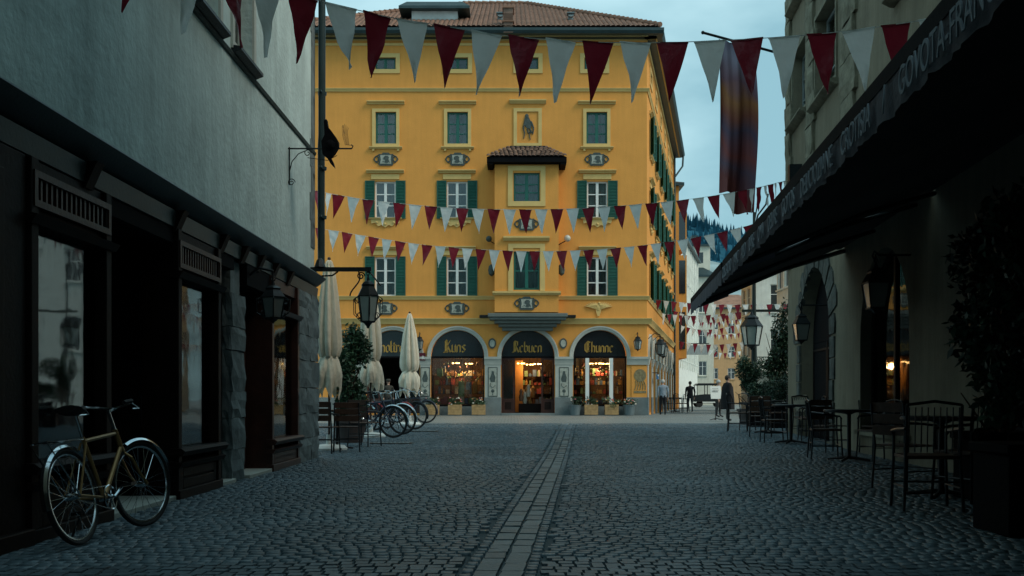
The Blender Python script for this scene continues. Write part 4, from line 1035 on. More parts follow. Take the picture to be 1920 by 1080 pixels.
shopfront(38, 192, .58, 2.29, (2.42, 2.68), True, 1, SHOPW, 'nearest dark shop window with slatted grille above')
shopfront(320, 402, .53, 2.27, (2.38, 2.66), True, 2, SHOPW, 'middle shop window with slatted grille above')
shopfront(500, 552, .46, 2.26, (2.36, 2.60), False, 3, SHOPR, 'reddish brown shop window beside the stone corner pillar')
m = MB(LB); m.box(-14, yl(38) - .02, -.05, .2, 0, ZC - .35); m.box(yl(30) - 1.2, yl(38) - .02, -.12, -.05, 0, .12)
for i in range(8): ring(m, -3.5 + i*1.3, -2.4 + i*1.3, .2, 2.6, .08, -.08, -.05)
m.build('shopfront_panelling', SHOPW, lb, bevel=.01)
def recess(a, b, door_a, nm, lab):
    m = MB(LB); m.box(a, b, 1.1, 1.15, 0, ZC - .13); m.box(a, a + .03, .3, 1.1, 0, ZC - .35); m.box(b - .03, b, .3, 1.1, 0, ZC - .35); m.box(a, b, -.03, .4, 2.62, ZC - .35)
    m.build('door_recess', BLK, lb)
    d = MB(LB); ring(d, a + .12, b - .12, .06, 2.45, .12, 1.0, 1.09); d.box(a + .24, b - .24, 1.02, 1.08, .06, .9); d = d.build('shop_door', SHOPW, lb)
    MB(LB).box(a + .24, b - .24, 1.04, 1.05, .9, 2.33).build('pane', SGLASS, d, smooth=0)
    m = MB(LB); m.tube([(b - .2, .96, 1.0), (b - .2, .9, 1.02), (b - .2, .9, 1.2), (b - .2, .96, 1.22)], .015, 6); m.build('handle', CHR, d)
    m = MB(LB); m.box(a, b, -.06, 1.1, -.02, .05); m.build('threshold', STONEG, lb, bevel=.01)
recess(yl(192), yl(320), 0, 0, 0); recess(yl(402), 12.3, 0, 0, 0)
m = MB(LB); m.box(12.85, yl(500), .3, .36, .05, ZC - .35); dd = m.build('shop_door', SHOPR, lb)
m = MB(LB); ring(m, 12.95, yl(500) - .1, .15, 1.0, .08, .27, .3); ring(m, 12.95, yl(500) - .1, 1.1, 2.4, .08, .27, .3); m.build('door_panel', SHOPR, dd)
m = MB(LB); m.box(12.85, yl(500), -.08, .3, -.02, .05); m.build('threshold', STONEG, lb, bevel=.01)
m = MB(LB); m.box(12.85, yl(500), -.04, .3, 2.5, ZC - .35); m.build('lintel', BLK, lb)
# carved bracket mouldings under the cornice
for x in (8.0, 10.1, 11.6, 12.5, 13.3, 14.1, 15.0): MB(LB).mould(x, x + .14, [(0, ZC - .38), (-.06, ZC - .38), (-.14, ZC - .2), (-.16, ZC - .17), (0, ZC - .17)]).build('cornice_bracket', SHOPW, lb)

# unseen house added behind the camera to cut sky light (its far wall is what the near panes mirror)
# wrought iron bracket on the wall with dark guild figure
b0 = Vector((XW(15.33), 15.33, 4.88))
gs = thing('guild_sign', 'dark wrought iron wall bracket with black carved figure and wire sign', 'sign', b0)
m = MB(T(b0)); m.tube([(0.02, 0, .02), (.02, 0, -.56)], .012, 6); m.tube([(0, 0, 0), (.98, 0, 0)], .012, 6)
m.tube([(.02, 0, -.36), (.06, 0, -.2), (.16, 0, -.08), (.30, 0, -.02)], .008, 5)
def spiral(c, r0, turns, s1=1, y=0, n=20, a0=0): return [(c[0] + s1*r0*(1 - i/n*.75)*math.cos(a0 + i/n*turns*6.283), y, c[1] + r0*(1 - i/n*.75)*math.sin(a0 + i/n*turns*6.283)) for i in range(n + 1)]
m.tube(spiral((.3, -.07), .06, 1.3), .007, 5); m.tube(spiral((.05, -.52), .06, 1.4, 1), .007, 5); m.tube([(.98, 0, 0), (1.0, 0, .04), (.97, 0, .06)], .01, 5)
m.tube([(.3, 0, -.14), (.6, .05, -.17), (.75, .02, -.1)], .006, 5); m.build('bracket', IRON, gs)
m = MB(T(b0)); m.prism([(.56, .42), (.6, .44), (.62, .32), (.66, .28), (.74, .17), (.78, .1), (.78, .02), (.72, -.08), (.66, -.14), (.7, -.22), (.72, -.3), (.66, -.24), (.6, -.14), (.54, -.1), (.52, .1), (.57, .2)], -.06, .06)
m.sphere((.66, 0, .04), .11, 10, (1, .9, 1)); m.build('carved_figure', BLK, gs)
m = MB(T(b0)); 
for q in range(6): m.tube([(.88 + .012*q, 0, .05), (.84 + .014*q, 0, .2 + .01*q), (.83 + .02*q, 0, .38 - .02*abs(q - 2))], .003, 4)
m.tube([(.84, 0, .36), (.9, 0, .06), (.97, 0, .05)], .004, 4); m.build('wire_figure', IRON, gs)
# big lantern on iron arm at the corner
ab = Vector((XW(16.9) + .02, 17.0, 3.24))
lc = Vector((-2.46, 17.0, 3.15))
t_ = lantern('street_lantern', 'large ornate black iron lantern hanging from the arm at the building corner', lc, .37, .88, 6, None, True)
m = MB(); m.box(ab.x - .05, lc.x + .06, 16.97, 17.03, 3.20, 3.27); m.tube([lc + Vector((0, 0, .02)), lc + Vector((0, 0, .07))], .02, 6)
m.tube([(ab.x + .05, 17, 3.2), (ab.x + .15, 17, 3.12), (ab.x + .35, 17, 3.13), (ab.x + .45, 17, 3.2)], .014, 6)
m.tube([(lc.x - .16 - .10*t_k + .05*math.sin(t_k*5), 17, 3.2 - .42*t_k) for t_k in [q_/12 for q_ in range(13)]], .014, 6)
m.tube([(lc.x + .02, 17, 3.2), (lc.x + .12, 17, 3.08), (lc.x + .22, 17, 2.95)], .014, 6)
m.tube([(p[0], 17, p[2]) for p in spiral((lc.x - .12, 3.12), .07, 1.4)], .012, 5)
m.lathe([(.02, -.02), (.1, .0), (.06, .12), (.02, .16)], (ab.x + .14, 17, 3.27), 8)
m.build('bracket', IRON, t_)
# lantern on the shopfront
lp = Vector((-3.12, 13.0, 2.58))
lantern('wall_lantern', 'black iron lantern under the cornice in front of the brown shop window', lp, .34, .54, 6, None, True,
        [(XW(13), 13.0, 2.62), (-3.3, 13.0, 2.74), (-3.12, 13.0, 2.70)])

# ---------------------------------------------------------------- right building
RB = T((4.75 + .096*26.2, 26.2, 0)) @ Matrix.Rotation(math.atan2(-1, -.096), 4, 'Z')   # local x runs toward the camera
RX = lambda Y_: (26.2 - Y_)*math.sqrt(1 + .096**2)
yr = lambda u: 4.75/((u - 960)/F - .096)
rx = lambda u: RX(yr(u))
rb = thing('stone_building', 'beige building with rough stone quoins and arched openings on the right', 'building', (7.26, 26.2, 0))
RH = 13.6
wins = [(rx(1488), rx(1513), 7.95, 9.7), (rx(1531), rx(1569), 7.65, 9.6), (rx(1488), rx(1513), 10.9, 12.8), (rx(1531), rx(1572), 10.9, 12.8)]
dox, dor = rx(1530), .0
d0, d1 = rx(1501), rx(1558); w0, w1 = rx(1613), rx(1705)
m = MB(RB)
m.wall(rect(0, 40, -.05, RH), [rect(*q) for q in wins] + [rect(a + 6.3, b + 6.3, c, d) for a, b, c, d in wins[1::2]] + [rect(12.5, 13.8, 5.2, 6.8)][:0] +
       [arch((d0 + d1)/2, (d1 - d0)/2, 2.35, .05, 14), arch((w0 + w1)/2, (w1 - w0)/2, 2.1, .45, 16)] + [arch(14.6, .9, 2.2, .05, 14)], 0, .4)
m.box(20, 40, 0.01, 10, RH, 23); m.add([(0, 0, 0), (0, 0, RH), (0, 10, RH), (0, 10, 0)], [(0, 1, 2, 3)]); m.add([(0, 0, RH), (40, 0, RH), (40, 10, RH), (0, 10, RH)], [(0, 1, 2, 3)])  # first box: unseen taller block added to shade the near street
m.add([(40, 0, 0), (40, 0, RH), (40, 10, RH), (40, 10, 0)], [(0, 1, 2, 3)]); m.add([(0, 10, 0), (0, 10, RH), (40, 10, RH), (40, 10, 0)], [(0, 1, 2, 3)])
m.build('wall', BEIGE, rb, smooth=0)
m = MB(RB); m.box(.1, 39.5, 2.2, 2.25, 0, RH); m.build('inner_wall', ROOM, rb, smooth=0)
LBX = RB
_s = stones
def quoin(x0, x1, z0, z1, rows, seed):
    rr = random.Random(seed); z = z0; h_ = (z1 - z0)/rows
    for k in range(rows):
        a, b = x0 - .04, x1 + (.12 if k % 2 else -.05)
        bm = bmesh.new(); bmesh.ops.create_cube(bm, size=1); bmesh.ops.subdivide_edges(bm, edges=bm.edges[:], cuts=2, use_grid_fill=True)
        for v_ in bm.verts:
            c_ = v_.co; n_e = sum(abs(abs(q) - .5) < 1e-3 for q in c_)
            v_.co = Vector((a + (c_.x + .5)*(b - a) + rr.uniform(-.01, .01), -.1 + (c_.y + .5)*.12 + (rr.uniform(-.025, .02) if c_.y < -.4 else 0) + (.03 if n_e >= 2 and c_.y < -.4 else 0), z + (c_.z + .5)*h_*.975))
        me = bpy.data.meshes.new('quoin_stone'); bm.to_mesh(me); bm.free(); me.materials.append(BSTONE); me.transform(T(-worg(rb)) @ RB)
        o = bpy.data.objects.new('quoin_stone', me); col.objects.link(o); o.parent = rb; z += h_
quoin(0, .62, 4.4, RH, 13, 1); quoin(rx(1516), rx(1530) - .02, 5.3, RH, 12, 2); quoin(rx(1582), rx(1606), 6.2, RH, 10, 3)
WR = window_proto(1.2, 1.85, mat('grey_window_paint', (.2, .23, .23), .6), 2, 3, .07, .09, .035, CURT)
for a, b, c, d in wins + [(a + 6.3, b + 6.3, c, d) for a, b, c, d in wins[1::2]]:
    o = place(WR, rb, RB @ T(((a + b)/2, .12, c + .02)) @ Matrix.Diagonal(((b - a)/1.2, 1, (d - c)/1.88, 1)))
    m = MB(RB); m.mould(a - .15, b + .15, [(.1, c - .14), (-.06, c - .14), (-.2, c - .06), (-.2, c - .02), (.1, c)]); m.build('window_sill', BSTONE, rb)
    m = MB(RB); ring(m, a - .1, b + .1, c, d + .1, .1, -.04, 0); m.build('window_surround', BSTONE, rb)
m = MB(RB); a = rx(1500); m.box(a, a + .28, -.3, 0, 6.3, 6.75); m.mould(a, a + .28, [(0, 6.2), (-.12, 6.2), (-.3, 6.3), (0, 6.3)]); m.build('spotlight', IRON, rb)
# rough stone surround of the arched door
cxd, rd = (d0 + d1)/2, (d1 - d0)/2
for k in range(13):
    t0 = math.pi*k/13 + .02; t1 = math.pi*(k + 1)/13 - .02; ro = rd + random.uniform(.2, .75)
    pts = [(cxd + rd*math.cos(t0), 2.35 + rd*math.sin(t0)), (cxd + ro*math.cos(t0), 2.35 + ro*math.sin(t0)), (cxd + ro*1.03*math.cos((t0 + t1)/2), 2.35 + ro*1.05*math.sin((t0 + t1)/2)), (cxd + ro*math.cos(t1), 2.35 + ro*math.sin(t1)), (cxd + rd*math.cos(t1), 2.35 + rd*math.sin(t1))]
    MB(RB).prism(pts, -.03 - random.uniform(0, .03), .05).build('voussoir', OLDS, rb, smooth=0)
for s_ in (-1, 1):
    for k in range(5):
        x = cxd + s_*(rd + .0); ww = random.uniform(.2, .45); a, b = (x - ww, x) if s_ < 0 else (x, x + ww)
        MB(RB).box(a, b, -.03 - random.uniform(0, .03), .05, .05 + k*.46, .49 + k*.46).build('stone', OLDS, rb, smooth=0, bevel=.015)
m = MB(RB); m.box(d0 + .02, d1 - .02, .3, .36, .05, 2.35); m.prism([(cxd + (rd - .02)*math.cos(math.pi*k/14), 2.36 + (rd - .02)*math.sin(math.pi*k/14)) for k in range(15)], .3, .36)
dr = m.build('arched_door', BLK, rb)
m = MB(RB); m.box(cxd - .02, cxd + .02, .28, .3, .05, 2.35); ring(m, d0 + .1, cxd - .06, .3, 2.2, .05, .28, .3); ring(m, cxd + .06, d1 - .1, .3, 2.2, .05, .28, .3); m.build('door_panel', SHOPW, dr)
cxw, rw = (w0 + w1)/2, (w1 - w0)/2
m = MB(RB); m.box(cxw - .05, cxw + .05, .2, .3, .45, 2.1 + rw - .02); m.box(w0, w0 + .08, .2, .3, .45, 2.1); m.box(w1 - .08, w1, .2, .3, .45, 2.1); m.box(w0 + .08, w1 - .08, .2, .3, .45, .55)
k = 16; m.add([q for i in range(k + 1) for q in ((cxw + rw*math.cos(math.pi*i/k), .2, 2.1 + rw*math.sin(math.pi*i/k)), (cxw + (rw - .08)*math.cos(math.pi*i/k), .2, 2.1 + (rw - .08)*math.sin(math.pi*i/k)))], [(2*i, 2*i + 1, 2*i + 3, 2*i + 2) for i in range(k)])
aw = m.build('arched_window', SHOPW, rb)
for (a, b, t0, t1) in ((w0 + .08, cxw - .05, math.pi/2, math.pi), (cxw + .05, w1 - .08, 0, math.pi/2)):
    pts = [(a, .55), (b, .55)] + [(min(max(cxw + (rw - .06)*math.cos(t0 + (t1 - t0)*i/8), a), b), 2.1 + (rw - .06)*math.sin(t0 + (t1 - t0)*i/8)) for i in range(9)]
    MB(RB).prism(pts, .24, .246).build('pane', SGLASS, aw, smooth=0)
m = MB(RB); m.box(w0 - .1, w1 + .1, -.1, .1, .36, .45); m.build('window_sill', BSTONE, rb)
m = MB(RB); m.box(13.7, 15.5, .3, .35, .05, 3.1); m.build('arched_door', SHOPW, rb)
m = MB(RB); m.box(rx(1800), rx(1895), -.16, -.02, 4.32, 4.44); m.build('pale_gap_strip', WHITE, rb)  # white strip added for the bright gap of wall above the awning
LANT = []
for (Y_, w_, h_, z_, lab) in ((15.6, .46, .80, 3.18, 'large dark lantern on the right wall beside the arched window'), (21.6, .42, .72, 2.95, 'dark lantern on the right wall in front of the rough stone arched door')):
    xw = 4.75 + .096*Y_; b_ = Vector((xw - .55, Y_, z_))
    lantern('wall_lantern', lab, b_, w_, h_, 4, 'lanterns on the right wall', False, [(xw, Y_, z_ + .1), (xw - .5, Y_, z_ + .1), (xw - .57, Y_, z_ + .16), (xw - .6, Y_, z_ + .08), b_])
# awnings
def awning(Y0, Y1, lab, letters, seed, side=True):
    xa = lambda Y_: 1.73 + .096*Y_; xb = lambda Y_: 4.75 + .096*Y_ - .02
    zA, zB = 2.95, 4.1
    root = thing('awning', lab, 'awning', (xb((Y0 + Y1)/2), (Y0 + Y1)/2, 4.1), 'awnings along the right building')
    m = MB(); n = int((Y1 - Y0)/.5); k = 8; vs = []
    for i in range(n + 1):
        Y_ = Y0 + (Y1 - Y0)*i/n
        for j in range(k + 1):
            t = j/k; sag = -.05*math.sin(math.pi*t)*(.6 + .4*math.sin(i*1.3))
            vs.append((xa(Y_) + (xb(Y_) - xa(Y_))*t, Y_, zA + (zB - zA)*t + sag))
    nn = len(vs)
    vs += [(a, b, c - .02) for a, b, c in vs]
    fs = [(i*(k+1) + j, i*(k+1) + j + 1, (i+1)*(k+1) + j + 1, (i+1)*(k+1) + j) for i in range(n) for j in range(k)]
    fs += [tuple(nn + q for q in f[::-1]) for f in fs]; m.add(vs, fs); m.build('canopy', AWN, root)
    m = MB(); m.tube([(xa(Y0), Y0, zA + .0), (xa(Y1), Y1, zA + .0)], .055, 10); m.tube([(xa(Y0) + .07, Y0, zA + .06), (xa(Y1) + .07, Y1, zA + .06)], .02, 8); m.build('front_bar', BLK, root)
    m = MB(); a_, b_ = (xa(Y0), Y0), (xa(Y1), Y1); m.add([(a_[0] - .065, a_[1], zA - .02), (b_[0] - .065, b_[1], zA - .02), (b_[0] - .065, b_[1], zA + .08), (a_[0] - .065, a_[1], zA + .08), (a_[0] + .12, a_[1], zA + .11), (b_[0] + .12, b_[1], zA + .11), (a_[0] - .055, a_[1], zA - .02), (b_[0] - .055, b_[1], zA - .02)], [(0, 1, 2, 3), (3, 2, 5, 4), (6, 4, 5, 7), (0, 6, 7, 1)]); m.build('front_fascia', BLK, root)
    m = MB(); m.box(xb(Y0) - .18, xb(Y0) - .0, Y0, Y1, 3.98, 4.2) if 0 else m.tube([(xb(Y0) - .1, Y0, 4.12), (xb(Y1) - .1, Y1, 4.12)], .11, 10); m.build('roller', AWN, root)
    m = MB()
    for Y_ in ([Y1 - .35, (Y0 + Y1)/2, Y0 + .35]):
        e = Vector(((xb(Y_) + xa(Y_))/2 + .1, Y_ - .7, (zA + zB)/2 - .02)); m = MB()
        m.tube([(xb(Y_) - .1, Y_, zB - .16), e], .035, 8); m.tube([e, (xa(Y_) + .05, Y_, zA - .05)], .03, 8)
        m.build('folding_arm', IRON, root)
    if not letters:
        m = MB(); m.tube([(xa(Y1) + .15, Y1 - .1, zA - .02), (xb(Y1) - 1.2, Y1 - .1, 3.62), (xb(Y1), Y1 - .1, 3.98)], .045, 8); m.build('support_bar', IRON, root)
    # scalloped valance
    m = MB(); L_ = Y1 - Y0; ns = int(L_/.06); vs = []
    for i in range(ns + 1):
        Y_ = Y1 - L_*i/ns; sc_ = abs(math.sin(i*math.pi/5)); wob = .012*math.sin(i*.8) + .008*math.sin(i*2.3)
        for z, o_ in ((zA, 0), (zA - .13, wob*.6), (zA - .23 - .02*sc_, wob)): vs.append((xa(Y_) - .06 + o_, Y_, z))
    m.add(vs, [(3*i + j, 3*i + j + 1, 3*i + j + 4, 3*i + j + 3) for i in range(ns) for j in range(2)]); vl = m.build('valance', VAL, root)
    if side:   # end valance hanging along the far gable edge
        m = MB(); vs = []
        for i in range(31):
            t = i/30; z = zA + (zB - zA)*t; w_ = .012*math.sin(i*.9)
            vs += [(xa(Y1) + (xb(Y1) - xa(Y1))*t, Y1 + w_, z), (xa(Y1) + (xb(Y1) - xa(Y1))*t, Y1 + w_*2, z - .14)]
        m.add(vs[:16], [(2*i, 2*i + 1, 2*i + 3, 2*i + 2) for i in range(7)]); m.build('end_valance', VAL, root)
    if letters:
        rot = Matrix.Rotation(math.atan2(-1, -.096), 4, 'Z'); Yc = Y1 - .15
        for wd_ in letters:
            x_ = xa(Yc) - .085
            me = text_obj('lettering', wd_, .235, LETT, T((x_, Yc, zA - .205)) @ rot, root, .78)
            xs_ = [v_.co for v_ in me.data.vertices]; wid = max(c.y for c in xs_) - min(c.y for c in xs_)
            Yc -= wid + .28
    return root
awning(-9.0, 14.45, 'long dark awning with white lettering on its scalloped valance, nearest', ['CUL CACAO', 'PANC', 'AZO', 'LARE', 'OMA', 'DELIRE', 'GOTOS', 'DELICIOZIANE', 'CROTISIA', '/', 'GOVOTA-FRANCE', 'CAFE'], 1)  # near end extended unseen past the camera to shade the foreground
awning(14.6, 20.0, 'shorter dark awning without lettering at the far end of the right terrace', None, 2)

# ---------------------------------------------------------------- unseen house added behind the camera to darken the near street
rh_ = thing('added_rear_house', 'unseen grey plaster house added behind the camera to shade the street', 'building', (0, -15, 0))
m = MB(T((0, -14, 0)) @ Matrix.Rotation(math.pi, 4, 'Z')); m.wall(rect(-4.5, 4.5, 0, 19), [rect(x - .5, x + .5, z, z + 1.7) for x in (-2.4, 0, 2.4) for z in (4.5, 8.2, 12)], 0, .25); m.box(-4.5, 4.5, .26, 8, 0, 19); m.build('wall', PLAS, rh_, smooth=0)
# ---------------------------------------------------------------- side street beyond
def house(name, label, x0, x1, y0, y1, top, mtl, wins=None, roof=None, roofm=ROOF, extra=0, ang=0, group='houses along the far lane', base=None, wmat=None, shut=False):
    """box house turned by ang about its front left corner, wins = (rows z list, count front, count side, w, h)"""
    Mx = T((x0, y0, 0)) @ Matrix.Rotation(ang, 4, 'Z'); W_, D_ = x1 - x0, y1 - y0; g0 = gz(y0)
    t_ = thing(name, label, 'building', (x0, y0, g0), group)
    fh, shh = [], []
    if wins:
        zs_, nf, ns_, ww, hh = wins
        for z in zs_:
            fh += [rect(W_*(i + .5)/nf - ww/2, W_*(i + .5)/nf + ww/2, z, z + hh) for i in range(nf)]
            shh += [rect(D_*(i + .5)/ns_ - ww/2, D_*(i + .5)/ns_ + ww/2, z, z + hh) for i in range(ns_)]
    m = MB(Mx); m.wall(rect(0, W_, g0 - .1, top), fh, 0, .2)
    LS = Mx @ T((0, D_, 0)) @ Matrix.Rotation(R(-90), 4, 'Z')        # left flank, outward -x
    RS = Mx @ T((W_, 0, 0)) @ Matrix.Rotation(R(90), 4, 'Z')
    for S_ in (LS, RS):
        m.m = S_; m.wall(rect(0, D_, g0 - .1, top), shh, 0, .2)
    m.m = Mx; m.add([(0, D_, g0), (W_, D_, g0), (W_, D_, top), (0, D_, top), (0, 0, top), (W_, 0, top)], [(0, 1, 2, 3), (4, 5, 2, 3)])
    m.build('wall', mtl, t_, smooth=0)
    if wins:
        wm = MB(); ring(wm, -ww/2, ww/2, 0, hh, .06, .08, .14); wm.box(-.03, .03, .08, .13, .06, hh - .06); wm.box(-ww/2 + .06, ww/2 - .06, .085, .125, hh*.62, hh*.62 + .04)
        wp = wm.build('window', wmat or WHITE, link=False); PROTO.append(wp)
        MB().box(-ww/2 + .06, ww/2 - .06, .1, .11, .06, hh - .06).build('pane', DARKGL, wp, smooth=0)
        MB().box(-ww/2 - .1, ww/2 + .1, -.1, 0, -.1, -.02).build('sill', mtl, wp, smooth=0)
        for S_, n_, l_ in ((Mx, nf, W_), (LS, ns_, D_), (RS, ns_, D_)):
            for z in zs_:
                for i in range(n_): place(wp, t_, S_ @ T((l_*(i + .5)/n_, 0, z)))
    m = MB(Mx); e = .35
    m.box(-e, W_ + e, -e, D_ + e, top, top + .22); m.build('eaves', GUT if roof != 'cream' else mtl, t_)
    if roof:
        rh = roof if isinstance(roof, (int, float)) else 1.0
        m = MB(Mx); ins = min(W_, D_)*.42
        m.add([(-e, -e, top + .22), (W_ + e, -e, top + .22), (W_ + e, D_ + e, top + .22), (-e, D_ + e, top + .22), (ins, ins, top + .22 + rh), (W_ - ins, ins, top + .22 + rh), (W_ - ins, D_ - ins, top + .22 + rh), (ins, D_ - ins, top + .22 + rh)],
              [(0,1,5,4),(1,2,6,5),(2,3,7,6),(3,0,4,7),(4,5,6,7)]); m.build('roof', roofm, t_, smooth=0)
    return t_
PCR = mat('pale_cream_render', (.70, .76, .72), .85, var=.1, streak=.1)
WHT = mat('white_render', (.74, .76, .70), .85, var=.1, streak=.1)
CRM = mat('cream_render', (.64, .62, .52), .85, var=.1, streak=.1)
ORG = mat('orange_render', (.52, .33, .17), .85, var=.1, streak=.1)
GRYB = mat('grey_blue_render', (.28, .33, .34), .85, var=.12, streak=.12)
# ochre house with bay windows directly behind the yellow building
sx0 = XC + .215*25.2; bx = sx0 + .1
oh = house('ochre_house', 'narrow ochre house with dark bay windows behind the yellow building', bx - 5, bx + .45, YF + 26.2, YF + 34, 17.0, YEL, ([3.6, 7.4, 11.2], 1, 2, .8, 1.5), .9, TILED, wmat=SHOPW)
for z0, z1 in ((4.4, 7.6), (8.6, 11.5), (12.6, 15.2)):
    b_ = Vector((bx + .45, YF + 26.6, 0)); m = MB(T(b_)); m.box(-.1, .6, -.3, 2.6, z0 - .4, z1 + .3); bw = m.build('bay', YEL, oh, smooth=0)
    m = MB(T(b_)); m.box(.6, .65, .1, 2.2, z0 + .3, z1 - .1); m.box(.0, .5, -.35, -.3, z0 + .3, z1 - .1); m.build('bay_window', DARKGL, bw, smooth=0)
# long white facade
wa = math.atan2(1, .266)
wx, wy = 12.9, 80.0
wl = math.hypot(1, .266)
wh = house('white_house', 'long white house with rows of windows along the left of the lane', wx, wx + 26, wy, wy + 9, 15.2, WHT, ([4.4, 8.0, 11.6], 12, 3, 1.0, 1.9), 1.6, GUT, ang=wa)
for i in range(13): MB(T((wx, wy, 0)) @ Matrix.Rotation(wa, 4, 'Z')).box(i*2.16 - .12 + .01, i*2.16 + .12, -.1, 0, 3.6, 15.1).build('pilaster', WHT, wh, smooth=0)
house('tower_house', 'cream tower-like house with stepped top at the bend of the lane', 20.2, 22.7, 112, 122, 14.6, CRM, ([3.5, 7.0, 10.6], 1, 3, .9, 1.6), 1.0, GUT)
m = MB(T((20.4, 113, 0))); m.box(0, 2.1, 0, 5, 15.5, 18.2); tw = m.build('upper_storey', CRM, [o for o in col.objects if o.name.startswith('tower_house')][0], smooth=0)
m = MB(T((20.4, 113, 0))); m.box(-.2, 2.3, -.3, 5.3, 18.2, 18.4); m.box(.2, .9, 1, 2, 18.4, 19.6); m.build('upper_roof', GUT, tw)
m = MB(T((20.4, 113, 0))); m.box(.7, 1.3, -.02, .05, 16.3, 17.5); m.build('upper_window', DARKGL, tw)
house('orange_house', 'orange house closing the end of the lane behind the bunting', 25.0, 33.5, 128, 138, 12.4, ORG, ([3.4, 6.2, 9.2], 4, 3, .9, 1.4), 2.0, ROOF)
house('lane_end_house', 'pale house beside the orange house at the end of the lane', 22.9, 24.7, 124, 134, 9.0, CRM, ([3.4, 6.2], 2, 3, .8, 1.3), 1.2, ROOF)
# right of the lane
rh1 = house('balcony_house', 'cream house with iron balcony behind the climbing plants on the right', 15.2, 23.5, 62, 66, 9.2, PCR, ([3.6, 6.4], 3, 3, 1.0, 1.7), 1.3, ROOF)
m = MB(T((15.2, 62, -.6))); m.box(-.3, 3.6, -.9, 0, 3.05, 3.25); bl = m.build('balcony', STONEG, rh1)
m = MB(T((15.2, 62, -.6)))
for i in range(30): m.tube([(-.25 + i*.13, -.85, 3.25), (-.25 + i*.13 + .03*math.sin(i*2), -.85, 3.7), (-.25 + i*.13, -.85, 4.1)], .015, 4)
m.box(-.3, 3.6, -.88, -.82, 4.1, 4.15); m.build('railing', IRON, bl)
rh2 = house('terrace_house', 'tall cream house with red roof rising above the awning', 14.5, 22, 50.5, 54.5, 11.0, PCR, ([3.4, 6.9], 3, 3, 1.0, 1.8), 2.4, ROOF)
sh_ = at(1303, 655, 84)
sg2 = thing('shop_sign', 'long grey signboard projecting over the lane under far bunting', 'sign', sh_)
MB(T(sh_)).box(-1.2, 1.1, -.08, .08, -.45, .35).build('board', GRYB, sg2, bevel=.02)
MB(T(sh_)).box(-1.6, 1.2, -.03, .03, .45, .52).build('bracket', IRON, sg2)
sh_ = at(1318, 532, 70)
# hill with forest
rg = np.random.default_rng(11)
m = MB(); nx_ = 60
def ridge(x): return 168 + 22*math.sin(x/160 + 1.2) + 10*math.sin(x/47) + 4*math.sin(x/13)
vs = []
for j in range(14):
    t = j/13
    for i in range(nx_):
        x = -700 + i*32; vs.append((x, 480 + 520*t, ridge(x)*(t**1.1) + (5*math.sin(i*1.7 + j*2.3) if 0 < j < 13 else 0) - 1))
m.add(vs, [(j*nx_ + i, j*nx_ + i + 1, (j+1)*nx_ + i + 1, (j+1)*nx_ + i) for j in range(13) for i in range(nx_ - 1)])
HILL = mat('haze_tinted_forest', (.022, .085, .125), .95, var=.4, scale=.03, bump=0, spec=0)  # distance haze put into the colour as extra blue
tag(m.build('hill', HILL, smooth=60), kind='structure')
m = MB(); rr = random.Random(4)
for k in range(1800):
    x = rr.uniform(60, 420); t = rr.uniform(.45, 1.0); y = 480 + 520*t; z = ridge(x)*(t**1.1) - 1; h_ = rr.uniform(6, 12)
    m.add([(x - h_*.2, y, z - 2), (x + h_*.1, y - h_*.2, z - 2), (x + h_*.15, y + h_*.15, z - 2), (x, y, z + h_)], [(0, 1, 3), (1, 2, 3), (2, 0, 3)])
tag(m.build('spruce_forest', HILL, smooth=0), 'dark spruce forest covering the far hillside, tinted with painted haze blue', 'forest', kind='stuff')
PALEH = mat('pale_hillside', (.22, .30, .31), .95, var=.4, scale=.05, bump=0)
m = MB(); vs = []
for j in range(6):
    for i in range(20): vs.append((20 + i*14, 300 + j*30, (58 - 3*j if False else 12*j + 3) + 4*math.sin(i*.9 + j)))
m.add(vs, [(j*20 + i, j*20 + i + 1, (j+1)*20 + i + 1, (j+1)*20 + i) for j in range(5) for i in range(19)]); tag(m.build('hillside', PALEH), kind='structure')

# ---------------------------------------------------------------- lamp post with planter vines
LPY = 33.0; lx = (1414 - 960)*LPY/F; lz = gz(LPY)
lp_ = thing('lamp_post', 'dark green iron lamp post with lantern and cross bar behind the cafe tables', 'street lamp', (lx, LPY, lz))
m = MB(T((lx, LPY, lz))); m.lathe([(.22, 0), (.2, .5), (.12, .6), (.16, .7), (.11, .9), (.09, 2.6), (.13, 2.65), (.08, 2.8), (.05, 5.2), (.09, 5.25), (.05, 5.4), (.045, 7.0)], n=12); m.build('post', GIRON, lp_)
z_ = H + (745 - 582)*LPY/F - lz
m = MB(T((lx, LPY, lz))); m.box(-.4, 1.1, -.04, .04, z_ - .05, z_ + .03); m.build('cross_bar', GIRON, lp_)
m = MB(T((lx, LPY, lz))); m.tube([(0, 0, 6.4), (.12, -.02, 6.9), (.38, -.05, 7.25), (.45, -.05, 7.6)], .03, 6); m.tube([(0, 0, 6.6), (.1, 0, 7.2), (.15, 0, 7.7)], .02, 6); m.build('bracket', GIRON, lp_)
lantern('street_lantern', 'dark lantern hanging under the cross bar of the green lamp post', Vector((lx - .15, LPY - .28, lz + z_ - .02)), .7, 1.25, 6, None, False)

